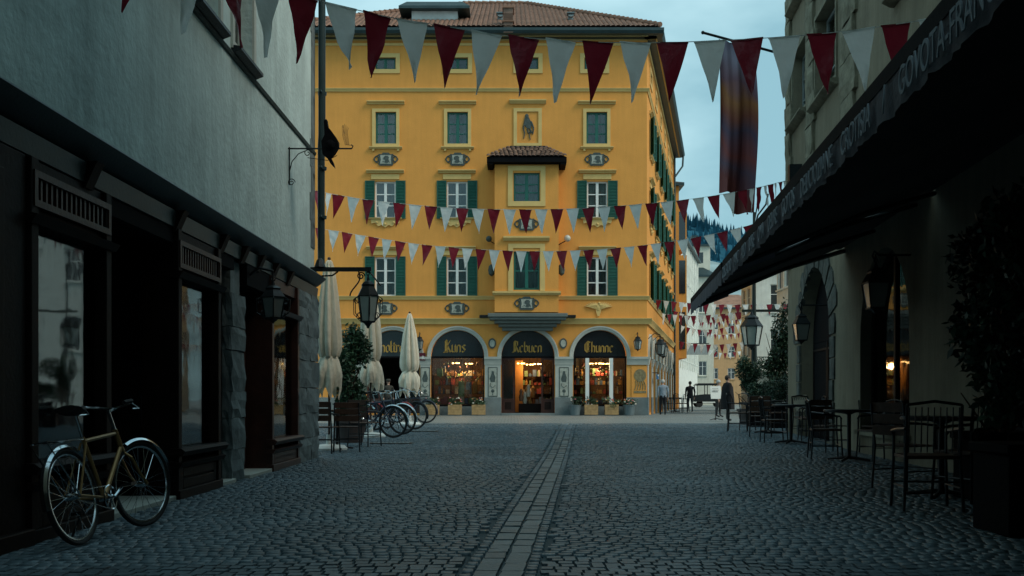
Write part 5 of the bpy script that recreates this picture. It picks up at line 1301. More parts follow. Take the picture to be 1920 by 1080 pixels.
def shrub(name, label, cat, base, n, rx_, ry_, rz_, cz, lsize, seed, mtl=LEAF, pot=None, lumps=9, group=None, stem=True, drop=0):
    t_ = thing(name, label, cat, base, group)
    me = leaves_mesh('crown', leafcloud(n, rx_, ry_, rz_, (0, 0, cz), seed, .5, lumps), lsize, mtl, seed, drop=drop); o = bpy.data.objects.new('crown', me); col.objects.link(o); o.parent = t_
    if stem:
        m = MB(T(base)); rr = random.Random(seed); m.tube([(0, 0, .05), (.02, 0, cz*.6), (0, .02, cz + rz_*.3)], [.05, .04, .015], 7)
        for k in range(10):
            a = rr.uniform(0, 6.28); z0 = rr.uniform(.3, 1)*cz; m.tube([(0, 0, z0), (rx_*.3*math.cos(a), ry_*.3*math.sin(a), z0 + .2), (rx_*.7*math.cos(a), ry_*.7*math.sin(a), z0 + rz_*.5)], [.02, .014, .006], 5)
        m.build('stem', CHW, t_)
    if pot == 'round': m = MB(T(base)); m.lathe([(.26, 0), (.34, .42), (.38, .43), (.38, .5), (.32, .5), (.3, .44)], n=20); m.build('pot', mat('terracotta_dark', (.08, .06, .055), .8), t_)
    if pot == 'box':
        m = MB(T(base)); m.box(-rx_*.62, rx_*.62, -.3, .3, 0, .62); m.box(-rx_*.66, rx_*.66, -.33, .33, .62, .7); m.build('planter_box', BLK, t_, bevel=.015)
    return t_
pb = at(1404, 0, 31.5); pb.z = gz(31.5)
shrub('round_bush', 'dense round dark bush in a pot left of the lamp post', 'bush', pb, 5200, .62, .55, .82, 1.35, .085, 21, LEAF, 'round', 8)
# climbing plant on lattice
cv = at(1456, 0, 30.0); cv.z = gz(30)
ct = shrub('climbing_plant', 'tall climbing plant on a white lattice between lamp post and stone building', 'plant', cv, 4200, .5, .3, 1.75, 1.95, .12, 31, LEAF2, 'box', 12, drop=1.2)
m = MB(T(cv))
for k in range(9): m.tube([(-.1 + k*.09, .28, .7 + .0*k), (.62 - k*.02, .28, .9 + k*.35)], .012, 4); m.tube([(.62, .28, .6 + k*.3), (-.02 + .03*k, .28, 1.2 + k*.3)], .012, 4)
m.build('lattice', WHITE, ct)
# low hedge behind tables
for i, (u, Y_, l) in enumerate(((1425, 29.5, 'low dark hedge plant under the lamp post'), (1462, 28.6, 'low dark hedge plant beside the stone building corner'))):
    p = at(u, 0, Y_); p.z = gz(Y_); shrub('hedge_plant', l, 'hedge', p, 2600, .55, .4, .5, .95, .08, 41 + i, LEAF, 'box', 7, 'hedge plants behind the terrace', stem=False)
# dark shrubs at the right under the awning
for i, (x, Y_, h_, l) in enumerate(((3.95, 7.7, 1.3, 'tall dark shrub in a black planter at the right edge of the street'), (4.9, 10.2, 1.45, 'dark leafy shrub behind the nearest planter against the right wall'))):
    shrub('potted_shrub', l, 'shrub', Vector((x + .12, Y_, 0)), 5200, .6, .5, h_*.75, .75 + h_*.72, .10, 51 + i, LEAF, 'box', 11, 'shrubs under the awning')

# ---------------------------------------------------------------- flag banner on pole
fb = thing('flag', 'long hanging cloth flag in grey, orange and dark red on a slanted pole', 'flag', (7.2, 26.0, 10.2))
fy = 26.0
m = MB(); a = at(1476, 104, fy); b = at(1318, 61, fy); m.tube([a + Vector((.15, 0, -.04)), b], .035, 8); m.sphere(b, .05, 8); m.build('flag_pole', IRON, fb)
BAN = mat('banner_cloth', (.5, .5, .5), .75, bump=.15, bscale=8)
def _banner():
    nt = BAN.node_tree; N = nt.nodes; L = nt.links; b_ = N['Principled BSDF']
    tc = N.new('ShaderNodeTexCoord'); sp = N.new('ShaderNodeSeparateXYZ'); L.new(tc.outputs['Object'], sp.inputs[0])
    nz = N.new('ShaderNodeTexNoise'); nz.inputs['Scale'].default_value = .8; nz.inputs['Detail'].default_value = 1; L.new(tc.outputs['Object'], nz.inputs['Vector'])
    def ma(op, a, b_v=None, c_v=None):
        q = N.new('ShaderNodeMath'); q.operation = op
        for k_, v_ in enumerate((a, b_v, c_v)):
            if v_ is None: continue
            if isinstance(v_, (int, float)): q.inputs[k_].default_value = v_
            else: L.new(v_, q.inputs[k_])
        return q.outputs[0]
    t1 = ma('MULTIPLY_ADD', sp.outputs['Z'], -.235, ma('MULTIPLY_ADD', sp.outputs['X'], -.22, -.42))
    vo_ = ma('MULTIPLY_ADD', nz.outputs['Fac'], .45, t1)
    cr = N.new('ShaderNodeValToRGB'); e = cr.color_ramp; e.interpolation = 'LINEAR'
    e.elements[0].position = .08; e.elements[0].color = (.16, .15, .22, 1); e.elements[1].position = 1; e.elements[1].color = (.16, .035, .03, 1)
    for p, c in ((.22, (.28, .24, .31)), (.34, (.20, .10, .13)), (.40, (.36, .14, .05)), (.52, (.24, .07, .045)), (.62, (.09, .06, .10)), (.72, (.22, .05, .045)), (.84, (.10, .06, .09))): q = e.elements.new(p); q.color = (*c, 1)
    L.new(vo_, cr.inputs[0]); L.new(cr.outputs[0], b_.inputs['Base Color'])
_banner()
m = MB(); nx_, nz_ = 16, 50; vs = []
for j in range(nz_ + 1):
    t = j/nz_
    for i in range(nx_ + 1):
        s_ = i/nx_; u = 1348 + 4*math.sin(t*3) + (66 + 3*math.sin(t*5))*s_ ; vt = 72 + s_*20; vb = 362 + (38 if s_ > .32 else 0)*min(1, (s_ - .3)*8) if s_ > .3 else 362
        v = vt + (vb - vt)*t; p = at(u, v, fy); p.y += .12*math.sin(s_*9 + t*3)*(.3 + t) + .05*math.sin(s_*23); vs.append(p)
m.add(vs, [(j*(nx_+1) + i, j*(nx_+1) + i + 1, (j+1)*(nx_+1) + i + 1, (j+1)*(nx_+1) + i) for j in range(nz_) for i in range(nx_)]); m.build('flag_cloth', BAN, fb, smooth=80)

# ---------------------------------------------------------------- bunting
def flag_mesh(mtl, seed):
    rr = random.Random(seed); m = MB(); n = 7; vs = []; w_, h_ = .30, .58
    a, b, c = rr.uniform(0, 6), rr.uniform(0, 6), rr.uniform(.014, .036); tw = rr.uniform(-.5, .5); cu = rr.uniform(-.05, .05)
    for j in range(n + 1):
        t = j/n
        for i in range(5):
            s_ = i/4; x = (s_ - .5)*w_*(1 - t) + (0 if t < 1 else 0); q_ = tw*t*t; yy = c*t**.5*math.sin(a + t*5 + s_*3.5) + .4*c*math.sin(b + t*12 - s_*6); vs.append((x*math.cos(q_) + cu*t*t, yy + x*math.sin(q_), -t*h_*(1 - .03*abs(q_))))
    m.add(vs, [(j*5 + i, j*5 + i + 1, j*5 + i + 6, j*5 + i + 5) for j in range(n) for i in range(4)])
    m.box(-w_/2, w_/2, -.004, .004, -.012, .004)
    return m.mesh('pennant', mtl, 70)
FM = [[flag_mesh(mt_, 10*k + j) for j in range(9)] for k, mt_ in enumerate((REDF, WHIF))]
def bunting(label, pts, spacing, start=0, s=1.0, group='strings of red and white bunting', seed=0):
    rr = random.Random(seed); P = [at(*p) for p in pts]
    t_ = thing('bunting', label, 'bunting', P[len(P)//2], group); o0 = worg(t_)
    # resample with a smooth curve
    D = []
    for i in range(len(P) - 1):
        p0, p1, p2, p3 = P[max(i-1, 0)], P[i], P[i+1], P[min(i+2, len(P)-1)]
        for k in range(12):
            t = k/12; D.append(.5*((2*p1) + (p2 - p0)*t + (2*p0 - 5*p1 + 4*p2 - p3)*t*t + (3*p1 - p0 - 3*p2 + p3)*t**3))
    D.append(P[-1]); m = MB(); m.tube(D, .0045*s, 4); m.build('cord', WHITE, t_)
    acc = 0; nxt = spacing*.5; k = start
    for a, b in zip(D[:-1], D[1:]):
        l = (b - a).length
        while acc + l >= nxt:
            p = a + (b - a)*((nxt - acc)/l); d = (b - a).normalized()
            o = bpy.data.objects.new('pennant', rr.choice(FM[k % 2])); col.objects.link(o); o.parent = t_; o.location = p - o0
            ang_ = math.atan2(d.z, math.hypot(d.x, d.y)); o.rotation_euler = Euler((rr.uniform(-.16, .16), -ang_ + rr.uniform(-.03, .03), math.atan2(d.y, d.x) + rr.uniform(-.24, .24))); o.scale = (s, s, s)
            k += 1; nxt += spacing
        acc += l
bunting('nearest bunting string of big maroon and grey pennants high over the street',
        [(230, -130, 7.6), (300, -95, 7.7), (380, -62, 7.9), (455, -36, 8.2), (535, -14, 8.5), (608, 3, 8.7), (680, 21, 8.9), (745, 35, 9.1), (820, 47, 9.25), (942, 66, 9.35), (1077, 77, 9.4), (1222, 80, 9.4), (1365, 75, 9.4), (1505, 66, 9.4), (1650, 50, 9.4), (1800, 22, 9.4), (2060, -50, 9.4)], .352, 0, 1, seed=1)
bunting('middle-distance bunting string across the second floor of the yellow building',
        [(588, 357, 22), (625, 364, 23.5), (692, 375, 23.5), (785, 385, 23.5), (872, 391, 23.5), (985, 393, 23.5), (1100, 390, 23.5), (1222, 381, 23.5), (1318, 370, 23.5), (1405, 355, 23.8), (1477, 338, 25.8)], .372, 0, 1, seed=2)
bunting('lower bunting string across the first floor of the yellow building',
        [(588, 427, 27.4), (628, 433, 27.6), (718, 448, 27.6), (794, 459, 27.6), (888, 467, 27.6), (983, 471, 27.6), (1075, 470, 27.6), (1170, 464, 27.6), (1270, 451, 27.6), (1345, 437, 27.6), (1415, 420, 27.6)], .374, 0, 1, seed=3)
far = [('first far bunting string over the lane mouth, at the height of the side shutters', [(1228, 562, 50.6), (1290, 568, 50), (1350, 571, 50), (1420, 571, 50), (1476, 570, 50)]),
       ('second far bunting string over the lane, just below the first', [(1240, 588, 53), (1290, 592, 54), (1340, 590, 54), (1395, 584, 54)]),
       ('third far bunting string over the lane, in front of the white house', [(1262, 582, 62), (1300, 594, 62), (1345, 594, 62), (1395, 584, 62)]),
       ('fourth far bunting string over the lane, just above the shop sign', [(1276, 610, 72), (1310, 618, 72), (1350, 616, 72), (1392, 606, 72)]),
       ('fifth far bunting string low over the lane, in front of the orange house', [(1273, 640, 60), (1310, 645, 60), (1350, 646, 60), (1392, 642, 60)]),
       ('sixth far bunting string over the lane, in front of the cream tower house', [(1290, 600, 95), (1315, 604, 95), (1345, 604, 95), (1392, 598, 95)]),
       ('seventh far bunting string, low and small before the orange house', [(1325, 622, 105), (1350, 628, 105), (1392, 624, 105)]),
       ('lowest and farthest bunting string at the end of the lane', [(1330, 655, 85), (1355, 662, 85), (1392, 658, 85)])]
for i, (l, p) in enumerate(far): bunting(l, p, .40, i, 1, seed=10 + i)

# ---------------------------------------------------------------- closed parasols
def parasol(Y_, u, ztop, zbot, seed, label, wmax=.2):
    x = (u - 960)*Y_/F; b_ = Vector((x, Y_, gz(Y_))); t_ = thing('closed_parasol', label, 'parasol', b_, 'closed cream parasols'); zt = ztop - b_.z; zb = zbot - b_.z; h_ = zt - zb; tie = zb + h_*.31
    rr = random.Random(seed); ph = rr.uniform(0, 6)
    def fold(a, z): return 1 + .24*(2*abs(math.sin(4*a + ph + .25*z)) - 1) + .05*math.cos(17*a + 2*z + ph) + .05*math.sin(2*a + 2*z)
    prof = [(.03, zt), (.05, zt - .03), (.09, zt - .18), (wmax*.72, zt - h_*.25), (wmax*.95, zt - h_*.45), (wmax*1.02, zt - h_*.58), (wmax*.98, tie + .14), (wmax*.84, tie + .04), (wmax*.78, tie - .0)]
    m = MB(T(b_)); m.lathe(prof, n=72, wob=fold); m.build('canopy', CREAM, t_, smooth=80)
    hl = tie - zb; n_, k_ = 84, 16; vs = []; lob = [rr.uniform(0, 6.28) for _ in range(4)]
    for j_ in range(k_ + 1):
        t = j_/k_; base_r = wmax*(.80 + .52*math.sin(min(1, t*1.5)*math.pi/2)*(1 - t*t*.62))
        for i_ in range(n_):
            a = 2*math.pi*i_/n_
            fo = (.05 + .20*t)*(2*abs(math.sin(3.5*a + lob[0] + 1.2*t)) - 1) + .06*math.sin(9*a + 4*t + lob[1]) + .035*math.sin(17*a - 6*t + lob[2])
            q = base_r*(1 + fo*.8); len_ = hl*(1 - .34*abs(math.sin(2.5*a + lob[3])))
            z = tie - len_*t - .03*math.sin(5*a + lob[1])*math.sin(t*3)
            vs.append((q*math.cos(a) + .10*wmax*t*math.cos(lob[2]), q*math.sin(a), z))
    m = MB(T(b_)); m.add(vs, [(j_*n_ + i_, j_*n_ + (i_ + 1) % n_, (j_+1)*n_ + (i_ + 1) % n_, (j_+1)*n_ + i_) for j_ in range(k_) for i_ in range(n_)]); m.build('gathered_hem', CREAM, t_, smooth=70)
    m = MB(T(b_)); m.lathe([(wmax*.82, tie - .025), (wmax*.85, tie), (wmax*.82, tie + .025)], n=24); m.build('tie_strap', CREAM, t_)
    m = MB(T(b_)); m.tube([(0, 0, 0), (0, 0, zt)], .022, 8); m.sphere((0, 0, zt + .03), .035, 8); m.build('pole', CHW, t_)
    m = MB(T(b_)); m.lathe([(.36, 0), (.36, .04), (.3, .09), (.06, .12), (.05, .3)], n=24); m.build('base', WHITE, t_)
parasol(19.6, 617, 3.75, .98, 1, 'nearest and largest closed cream parasol beside the corner pillar', .205)
parasol(24.0, 695, 3.72, 1.13, 2, 'middle closed cream parasol under the big lantern', .235)
parasol(31.0, 768, 3.66, 1.05, 3, 'farthest closed cream parasol standing behind the bicycles', .25)
p = at(658, 0, 22.0); p.z = gz(22)
shrub('laurel_bush', 'tall dark laurel bush between the two nearest closed parasols', 'bush', p, 6500, .42, .42, 1.0, 1.5, .11, 61, LEAF, 'round', 13)

# ---------------------------------------------------------------- chairs and tables
def chair_proto(wood=True, name='cafe_chair', hgt=.9):
    t_ = bpy.data.objects.new(name, None); PROTO.append(t_)
    sm_, mm = (CHW, CHM)
    for (x, y) in ((-.22, -.2), (.22, -.2), (-.22, .22), (.22, .22)):
        top = hgt if y > 0 else .66; m = MB()
        m.tube([(x*1.08, y*1.12, 0), (x, y, .45), (x, y*(1.0 if y < 0 else 1.25), top)], .013, 7); m.build('leg', mm, t_)
    m = MB()
    if wood:
        for i in range(5): m.box(-.22, .22, -.21 + i*.088, -.135 + i*.088, .45, .468)
    else: m.box(-.22, .22, -.22, .22, .44, .47)
    m.build('seat', sm_, t_, bevel=.005)
    m = MB()
    if wood:
        for i in range(3): m.rbox((0, .255, .62 + i*.12), (.43, .014, .1), (-.1, 0, 0))
    else:
        for i in range(9): m.tube([(-.2 + i*.05, .235, .5), (-.2 + i*.05, .27, hgt - .02)], .006, 5)
        m.tube([(-.22, .272, hgt), (0, .28, hgt + .03), (.22, .272, hgt)], .013, 6)
    m.build('backrest', sm_ if wood else mm, t_)
    for s_ in (-1, 1):
        m = MB(); m.tube([(s_*.23, .26, .7), (s_*.25, .05, .69), (s_*.24, -.18, .67), (s_*.22, -.21, .63)], .014, 6); m.build('armrest', mm, t_)
    m = MB(); m.tube([(-.22, -.2, .22), (.22, -.2, .22)], .008, 5); m.tube([(-.22, .22, .25), (.22, .22, .25)], .008, 5); m.tube([(-.22, -.2, .2), (-.22, .22, .2)], .008, 5); m.tube([(.22, -.2, .2), (.22, .22, .2)], .008, 5); m.build('stretcher', mm, t_)
    tag(t_, 'chair', 'chair'); return t_
CH_W = chair_proto(True); CH_M = chair_proto(False)
def table_proto():
    t_ = bpy.data.objects.new('cafe_table', None); PROTO.append(t_)
    m = MB(); m.lathe([(.36, .74), (.375, .75), (.375, .77), (.36, .78)], n=28); m.build('table_top', CHM, t_)
    m = MB(); m.lathe([(.04, .03), (.03, .1), (.03, .7), (.12, .74)], n=12); m.build('pedestal', CHM, t_)
    m = MB()
    for k in range(4):
        a = k*math.pi/2 + .4; m.tube([(0, 0, .06), (.32*math.cos(a), .32*math.sin(a), .02)], [.025, .018], 7)
    m.build('foot', CHM, t_); tag(t_, 'table', 'table'); return t_
TB = table_proto()
def chair(pr, u, Y_, rz, label, group, scale=1.0):
    o = put(pr, ((u - 960)*Y_/F, Y_, gz(Y_) + .01), rz, label, scale); o['group'] = group; return o
gl, gr_ = 'chairs by the parasols', 'chairs on the right terrace'
chair(CH_W, 606, 18.5, 3.0, 'brown slatted cafe chair touching the corner pillar, left of three', gl, 1.05)
chair(CH_W, 650, 18.9, 3.3, 'brown slatted cafe chair in the middle of three by the parasols', gl, 1.03)
chair(CH_W, 684, 20.6, 2.7, 'brown slatted cafe chair nearest the bicycles, right of three', gl, 1.05)
o = put(TB, ((632 - 960)*19.6/F, 19.6, gz(19.6) + .01), 0, 'round dark cafe table hidden among the brown chairs by the nearest parasol', 1.0); o['group'] = 'cafe tables'
TL = [(1440, 25.5, 'farthest dark cafe table near the stone building corner'), (1483, 21.5, 'second farthest cafe table in front of the rough arched door'), (1592, 16.3, 'cafe table in front of the arched window'), (1765, 10.4, 'nearest cafe table by the tall dark shrubs')]
for u, Y_, l in TL:
    o = put(TB, ((u - 960)*Y_/F, Y_, gz(Y_) + .01), u*.1, l, 1.08); o['group'] = 'cafe tables'
CL_ = [(CH_M, 1384, 26.4, 1.3, 'leftmost metal chair of the right terrace, beside the menu board'), (CH_W, 1426, 24.0, 2.9, 'wooden chair with dark back in front of the farthest table'),
       (CH_M, 1412, 26.8, 1.9, 'metal chair just left of the farthest table'), (CH_M, 1462, 26.5, -1.5, 'metal chair right of the farthest table'),
       (CH_M, 1452, 21.8, 1.5, 'metal chair left of the second farthest table'), (CH_M, 1520, 22.6, -1.7, 'metal chair between the rough arched door and its table'),
       (CH_M, 1548, 16.9, 1.4, 'metal chair left of the table at the arched window'), (CH_W, 1556, 18.8, .3, 'dark wooden chair standing behind the arched window table'),
       (CH_M, 1646, 16.4, -1.4, 'metal chair right of the arched window table'), (CH_W, 1700, 11.3, 2.0, 'dark wooden chair left of the nearest table'),
       (CH_M, 1736, 9.3, 3.0, 'metal chair in front of the nearest table'), (CH_M, 1818, 10.0, -1.2, 'metal chair right of the nearest table, by the planter')]
for pr, u, Y_, rz, l in CL_: chair(pr, u, Y_, rz, l, gr_, 1.08)
for i, (u, Y_, l) in enumerate(((1515, 23.6, 'chair with pale cloth draped over it beside the rough arched door'), (1650, 18.6, 'chair with pale cloth draped over it below the arched window'))):
    chair(CH_M, u, Y_, .4, l, gr_, 1.08); p = Vector(((u - 960)*Y_/F, Y_, gz(Y_))); m = MB(T(p) @ Matrix.Rotation(.4, 4, 'Z'))
    m.add([(-.2, .2, .65), (.2, .21, .66), (.21, .32, 1.03), (-.19, .32, 1.0), (-.2, .38, .6), (.2, .37, .62)], [(0, 1, 2, 3), (3, 2, 5, 4)]); tag(m.build('draped_cloth', CREAM, smooth=0), ['pale cloth over the chair by the rough arched door', 'pale cloth over the chair below the arched window'][i], 'cloth', 'cloths on terrace chairs')
o = put(TB, (9.4, 57.5, G0), 0, 'small dark cafe table outside the far end of the yellow arcade', 1.1); o['group'] = 'cafe tables'
for i, (x, y, rz) in enumerate(((8.9, 56.3, 1), (10.0, 58.3, -1), (9.3, 54.9, 2))): o = put(CH_M, (x, y, G0), rz, 'dark chair by the side arcade table, %s' % ['left of the table', 'right of the table', 'nearest the grey shirted man'][i], 1.15); o['group'] = 'chairs by the side arcade'
# menu board
mb_ = at(1342, 0, 38); mb_.z = gz(38)
t_ = thing('menu_stand', 'white menu board on a thin stand left of the terrace tables', 'menu board', mb_)
m = MB(T(mb_)); m.tube([(0, 0, 0), (0, 0, .85)], .018, 7); m.tube([(-.25, -.15, .01), (0, 0, .06), (.25, -.15, .01)], .015, 6); m.tube([(0, .25, .01), (0, 0, .06)], .015, 6); m.build('stand', CHM, t_)
m = MB(T(mb_)); m.rbox((0, -.03, 1.05), (.42, .02, .5), (-.25, .0, .1)); bd = m.build('board', WHITE, t_)
m = MB(T(mb_)); 
for k in range(6): m.rbox((-.03 + .02*(k % 2), -.045 + .018*(k - 2.5)*.25*4*.25, 1.2 - k*.06), (.24, .004, .012), (-.25, 0, .1))
m.build('menu_text', CHM, bd)

# ---------------------------------------------------------------- bicycles
def wheel(parent, c, r_, Mw=None, name='wheel', rm_=CHR):
    Mx = Mw or Matrix(); circ = lambda rr_, n=40, off=0: [Vector((c[0] + rr_*math.cos(2*math.pi*i/n), off, c[2] + rr_*math.sin(2*math.pi*i/n))) for i in range(n)]
    m = MB(Mx); m.tube(circ(r_ - .018), .018, 8, closed=True); o = m.build(name, RUB, parent)
    m = MB(Mx); m.tube(circ(r_ - .042), .011, 6, closed=True); m.build('rim', rm_, o)
    m = MB(Mx)
    for k in range(28):
        a = 2*math.pi*k/28; s_ = .03 if k % 2 else -.03; a2 = a + .35*(1 if k % 4 < 2 else -1)
        m.tube([(c[0] + .02*math.cos(a2), s_, c[2] + .02*math.sin(a2)), (c[0] + (r_ - .045)*math.cos(a), 0, c[2] + (r_ - .045)*math.sin(a))], .0016, 3, caps=False)
    m.tube([(c[0], -.05, c[2]), (c[0], .05, c[2])], .022, 8); m.build('spokes', rm_, o); return o
def bicycle(fm, mud=CHR, rimm=None, steer=0, link=False, guard=False, basket=False, sadm=RUB, grip=RUB):
    t_ = bpy.data.objects.new('bicycle', None)
    if link: col.objects.link(t_)
    else: PROTO.append(t_)
    r_ = .345; RH_ = Vector((0, 0, r_)); FH = Vector((1.04, 0, r_)); BB = Vector((.44, 0, .29)); ST = Vector((.29, 0, .76)); HT = Vector((.80, 0, .80)); HB_ = Vector((.845, 0, .66))
    ax = (HT - HB_).normalized(); St = T(HT) @ Matrix.Rotation(steer, 4, ax) @ T(-HT)
    m = MB(); m.tube([BB, ST], .016, 8); m.tube([ST - Vector((0, 0, .03)), HT - Vector((0, 0, .03))], .015, 8); m.tube([BB, HB_], .018, 8); m.tube([HT, HB_], .021, 8)
    for s_ in (-1, 1): m.tube([BB + Vector((0, s_*.03, 0)), RH_ + Vector((0, s_*.06, 0))], .010, 6); m.tube([ST + Vector((0, s_*.02, -.04)), RH_ + Vector((0, s_*.06, 0))], .008, 6)
    m.build('frame', fm, t_)
    m = MB(St); cr_ = HB_ + Vector((.02, 0, -.04))
    m.tube([HB_, cr_], .02, 8)
    for s_ in (-1, 1): m.tube([cr_ + Vector((0, 0, 0)), cr_ + Vector((.03, s_*.05, -.05)), cr_ + Vector((.10, s_*.055, -.18)), FH + Vector((0, s_*.055, 0))], .011, 7)
    m.build('fork', fm, t_)
    wheel(t_, RH_, r_, rm_=rimm or CHR); wheel(t_, FH, r_, St, rm_=rimm or CHR)
    def mg(c, a0, a1, Mx, nm):
        m = MB(Mx); n = 22; vs = []
        for i in range(n + 1):
            a = R(a0 + (a1 - a0)*i/n)
            for s_, rr_ in ((-.028, r_ + .008), (-.012, r_ + .026), (.012, r_ + .026), (.028, r_ + .008)): vs.append((c[0] + rr_*math.cos(a), s_, c[2] + rr_*math.sin(a)))
        m.add(vs, [(i*4 + j, i*4 + j + 1, (i+1)*4 + j + 1, (i+1)*4 + j) for i in range(n) for j in range(3)])
        m.build(nm, mud, t_)
    mg(RH_, 40, 190, None, 'mudguard'); mg(FH, -10, 115, St, 'mudguard')
    sp = ST + Vector((-.035, 0, .16))
    m = MB(); m.tube([ST, sp], .012, 8); m.build('seat_post', CHR, t_)
    m = MB(); k = 12; vs = []
    for i in range(k + 1):
        t = i/k; w_ = .085*(1 - t)**.7*(1 if t > .12 else .75) + .022; x = sp.x - .14 + .27*t; z = sp.z + .045 + .012*math.cos(t*6) 
        for j in range(8): a = math.pi*2*j/8; vs.append((x, w_*math.cos(a), z + (.018 if math.sin(a) > 0 else .035)*math.sin(a)))
    m.add(vs, [(i*8 + j, i*8 + (j+1) % 8, (i+1)*8 + (j+1) % 8, (i+1)*8 + j) for i in range(k) for j in range(8)] + [tuple(range(8))[::-1], tuple(k*8 + j for j in range(8))]); m.build('saddle', sadm, t_, smooth=60)
    m = MB(St); hs = HT + ax*.15
    m.tube([HT, hs], .013, 8); m.tube([hs, hs + Vector((.06, 0, .02))], .013, 8); c_ = hs + Vector((.06, 0, .02))
    m.tube([c_ + Vector((-.20, -.27, .03)), c_ + Vector((-.08, -.25, .04)), c_ + Vector((.0, -.14, .02)), c_, c_ + Vector((.0, .14, .02)), c_ + Vector((-.08, .25, .04)), c_ + Vector((-.20, .27, .03))], .011, 8)
    for s_ in (-1, 1): m.tube([c_ + Vector((-.06, s_*.22, .03)), c_ + Vector((-.0, s_*.24, -.02)), c_ + Vector((-.1, s_*.26, -.02))], .006, 5)
    hb = m.build('handlebar', CHR, t_)
    for s_ in (-1, 1): m = MB(St); m.tube([c_ + Vector((-.20, s_*.27, .03)), c_ + Vector((-.09, s_*.253, .04))], .017, 8); m.build('grip', grip, hb)
    m = MB(); n = 24; m.tube([(BB.x + .09*math.cos(2*math.pi*i/n), -.05, BB.z + .09*math.sin(2*math.pi*i/n)) for i in range(n)], .006, 5, closed=True)
    for q in range(5): a = q*1.2566; m.tube([(BB.x, -.05, BB.z), (BB.x + .09*math.cos(a), -.05, BB.z + .09*math.sin(a))], .006, 4)
    m.tube([(BB.x, -.08, BB.z), (BB.x + .15, -.085, BB.z + .07)], .011, 6); m.tube([(BB.x, .06, BB.z), (BB.x - .15, .085, BB.z - .07)], .011, 6); m.tube([(BB.x, -.07, BB.z), (BB.x, .07, BB.z)], .02, 8)
    m.tube([(BB.x, -.05, BB.z + .09), (0, -.05, r_ + .035)], .004, 4); m.tube([(BB.x, -.05, BB.z - .09), (0, -.05, r_ - .035)], .004, 4); m.build('crankset', CHR, t_)
    for s_ in (-1, 1): m = MB(); m.box(BB.x - s_*.15 - .045, BB.x - s_*.15 + .045, s_*.09, s_*.17, BB.z - s_*.07 - .01, BB.z - s_*.07 + .012) if s_ > 0 else m.box(BB.x + .105, BB.x + .195, -.175, -.09, BB.z + .06, BB.z + .082); m.build('pedal', CHM, t_)
    m = MB(); 
    for s_ in (-1, 1): m.tube([(.2, s_*.05, .74), (-.3, s_*.06, .74), (0, s_*.06, r_)], .006, 5)
    for k_ in range(4): m.tube([(-.28 + k_*.13, -.06, .742), (-.28 + k_*.13, .06, .742)], .005, 5)
    m.build('rear_rack', CHR if mud is CHR else CHM, t_)
    if basket:
        m = MB(St)
        for z in (.0, .07, .14, .21): m.tube([(1.0, -.15, .72 + z), (1.22, -.15, .72 + z), (1.22, .15, .72 + z), (1.0, .15, .72 + z)], .006, 4, closed=True)
        for i in range(6): m.tube([(1.22, -.15 + i*.06, .72), (1.22, -.15 + i*.06, .93)], .005, 4)
        m.build('basket', CHM, t_)
    m = MB(); m.tube([(.3, .06, .3), (.22, .22, .0)], .009, 5); m.build('kickstand', CHM, t_)
    tag(t_, 'bicycle', 'bicycle'); return t_
bk = bicycle(BGOLD, CHR, None, R(-15), True)
bk.location = (-3.02, 6.98, .012); bk.rotation_euler = (R(-11), 0, R(85.5)); bk['label'] = 'gold framed old bicycle leaning near the dark shop window on the left'
NAVY = mat('navy_bike_paint', (.01, .02, .05), .35); BRED = mat('red_mudguard', (.35, .015, .015), .35)
b1 = bicycle(NAVY, NAVY, CHM, R(20)); b0_ = bicycle(NAVY, CHR, CHM, R(12)); b2 = bicycle(IRON, BRED, CHM, R(-12)); b3 = bicycle(IRON, IRON, CHM, R(15), basket=True)
gb = 'bicycles parked by the parasols'
for pr, u, Y_, rz, lean, l in ((b0_, 722, 23.6, -32, 6, 'dark bicycle with bright front mudguard, nearest the cafe chairs'), (b0_, 738, 25.0, -30, 5, 'dark blue bicycle, second of the parked row, with chrome mudguards'),
                               (b2, 752, 26.6, -34, 4, 'black bicycle with bright red mudguards in the parked row'), (b3, 772, 27.6, -42, -5, 'black bicycle with wire basket right of the red mudguard one'), (b1, 784, 33.0, -30, -4, 'farthest parked bicycle, in front of the left pier of the shop window')):
    o = put(pr, ((u - 960)*Y_/F - .75, Y_ + .45, gz(Y_) + .01), R(rz), l, 1.1, R(lean)); o['group'] = gb
# bicycle bag
# ---------------------------------------------------------------- wall lanterns on the yellow building
lantern('wall_lantern', 'dark wall lantern between the first and second arch of the yellow building', FR @ Vector((xf(788), -.35, zf(628))), .4, .78, 6, 'lanterns on the yellow building', False, [FR @ Vector((xf(788), 0, zf(626))), FR @ Vector((xf(788), -.35, zf(624)))])
lantern('wall_lantern', 'dark wall lantern on the front corner pier of the yellow building', FR @ Vector((xf(1194), -.35, zf(628))), .4, .78, 6, 'lanterns on the yellow building', False, [FR @ Vector((xf(1194), 0, zf(626))), FR @ Vector((xf(1194), -.35, zf(624)))])
for i, (d, l) in enumerate(((1.0, 'dark lantern on a curved arm round the corner of the yellow building'), (3.3, 'second dark lantern on a curved arm along the side arcade'))):
    b_ = SD @ Vector((d*1.1 - .4, -.6, zf(630))); lantern('wall_lantern', l, b_, .5, .95, 6, 'lanterns on the yellow building', False, [SD @ Vector((d*1.1 - .4, 0, zf(634))), SD @ Vector((d*1.1 - .4, -.3, zf(624))), SD @ Vector((d*1.1 - .4, -.6, zf(626))), b_])

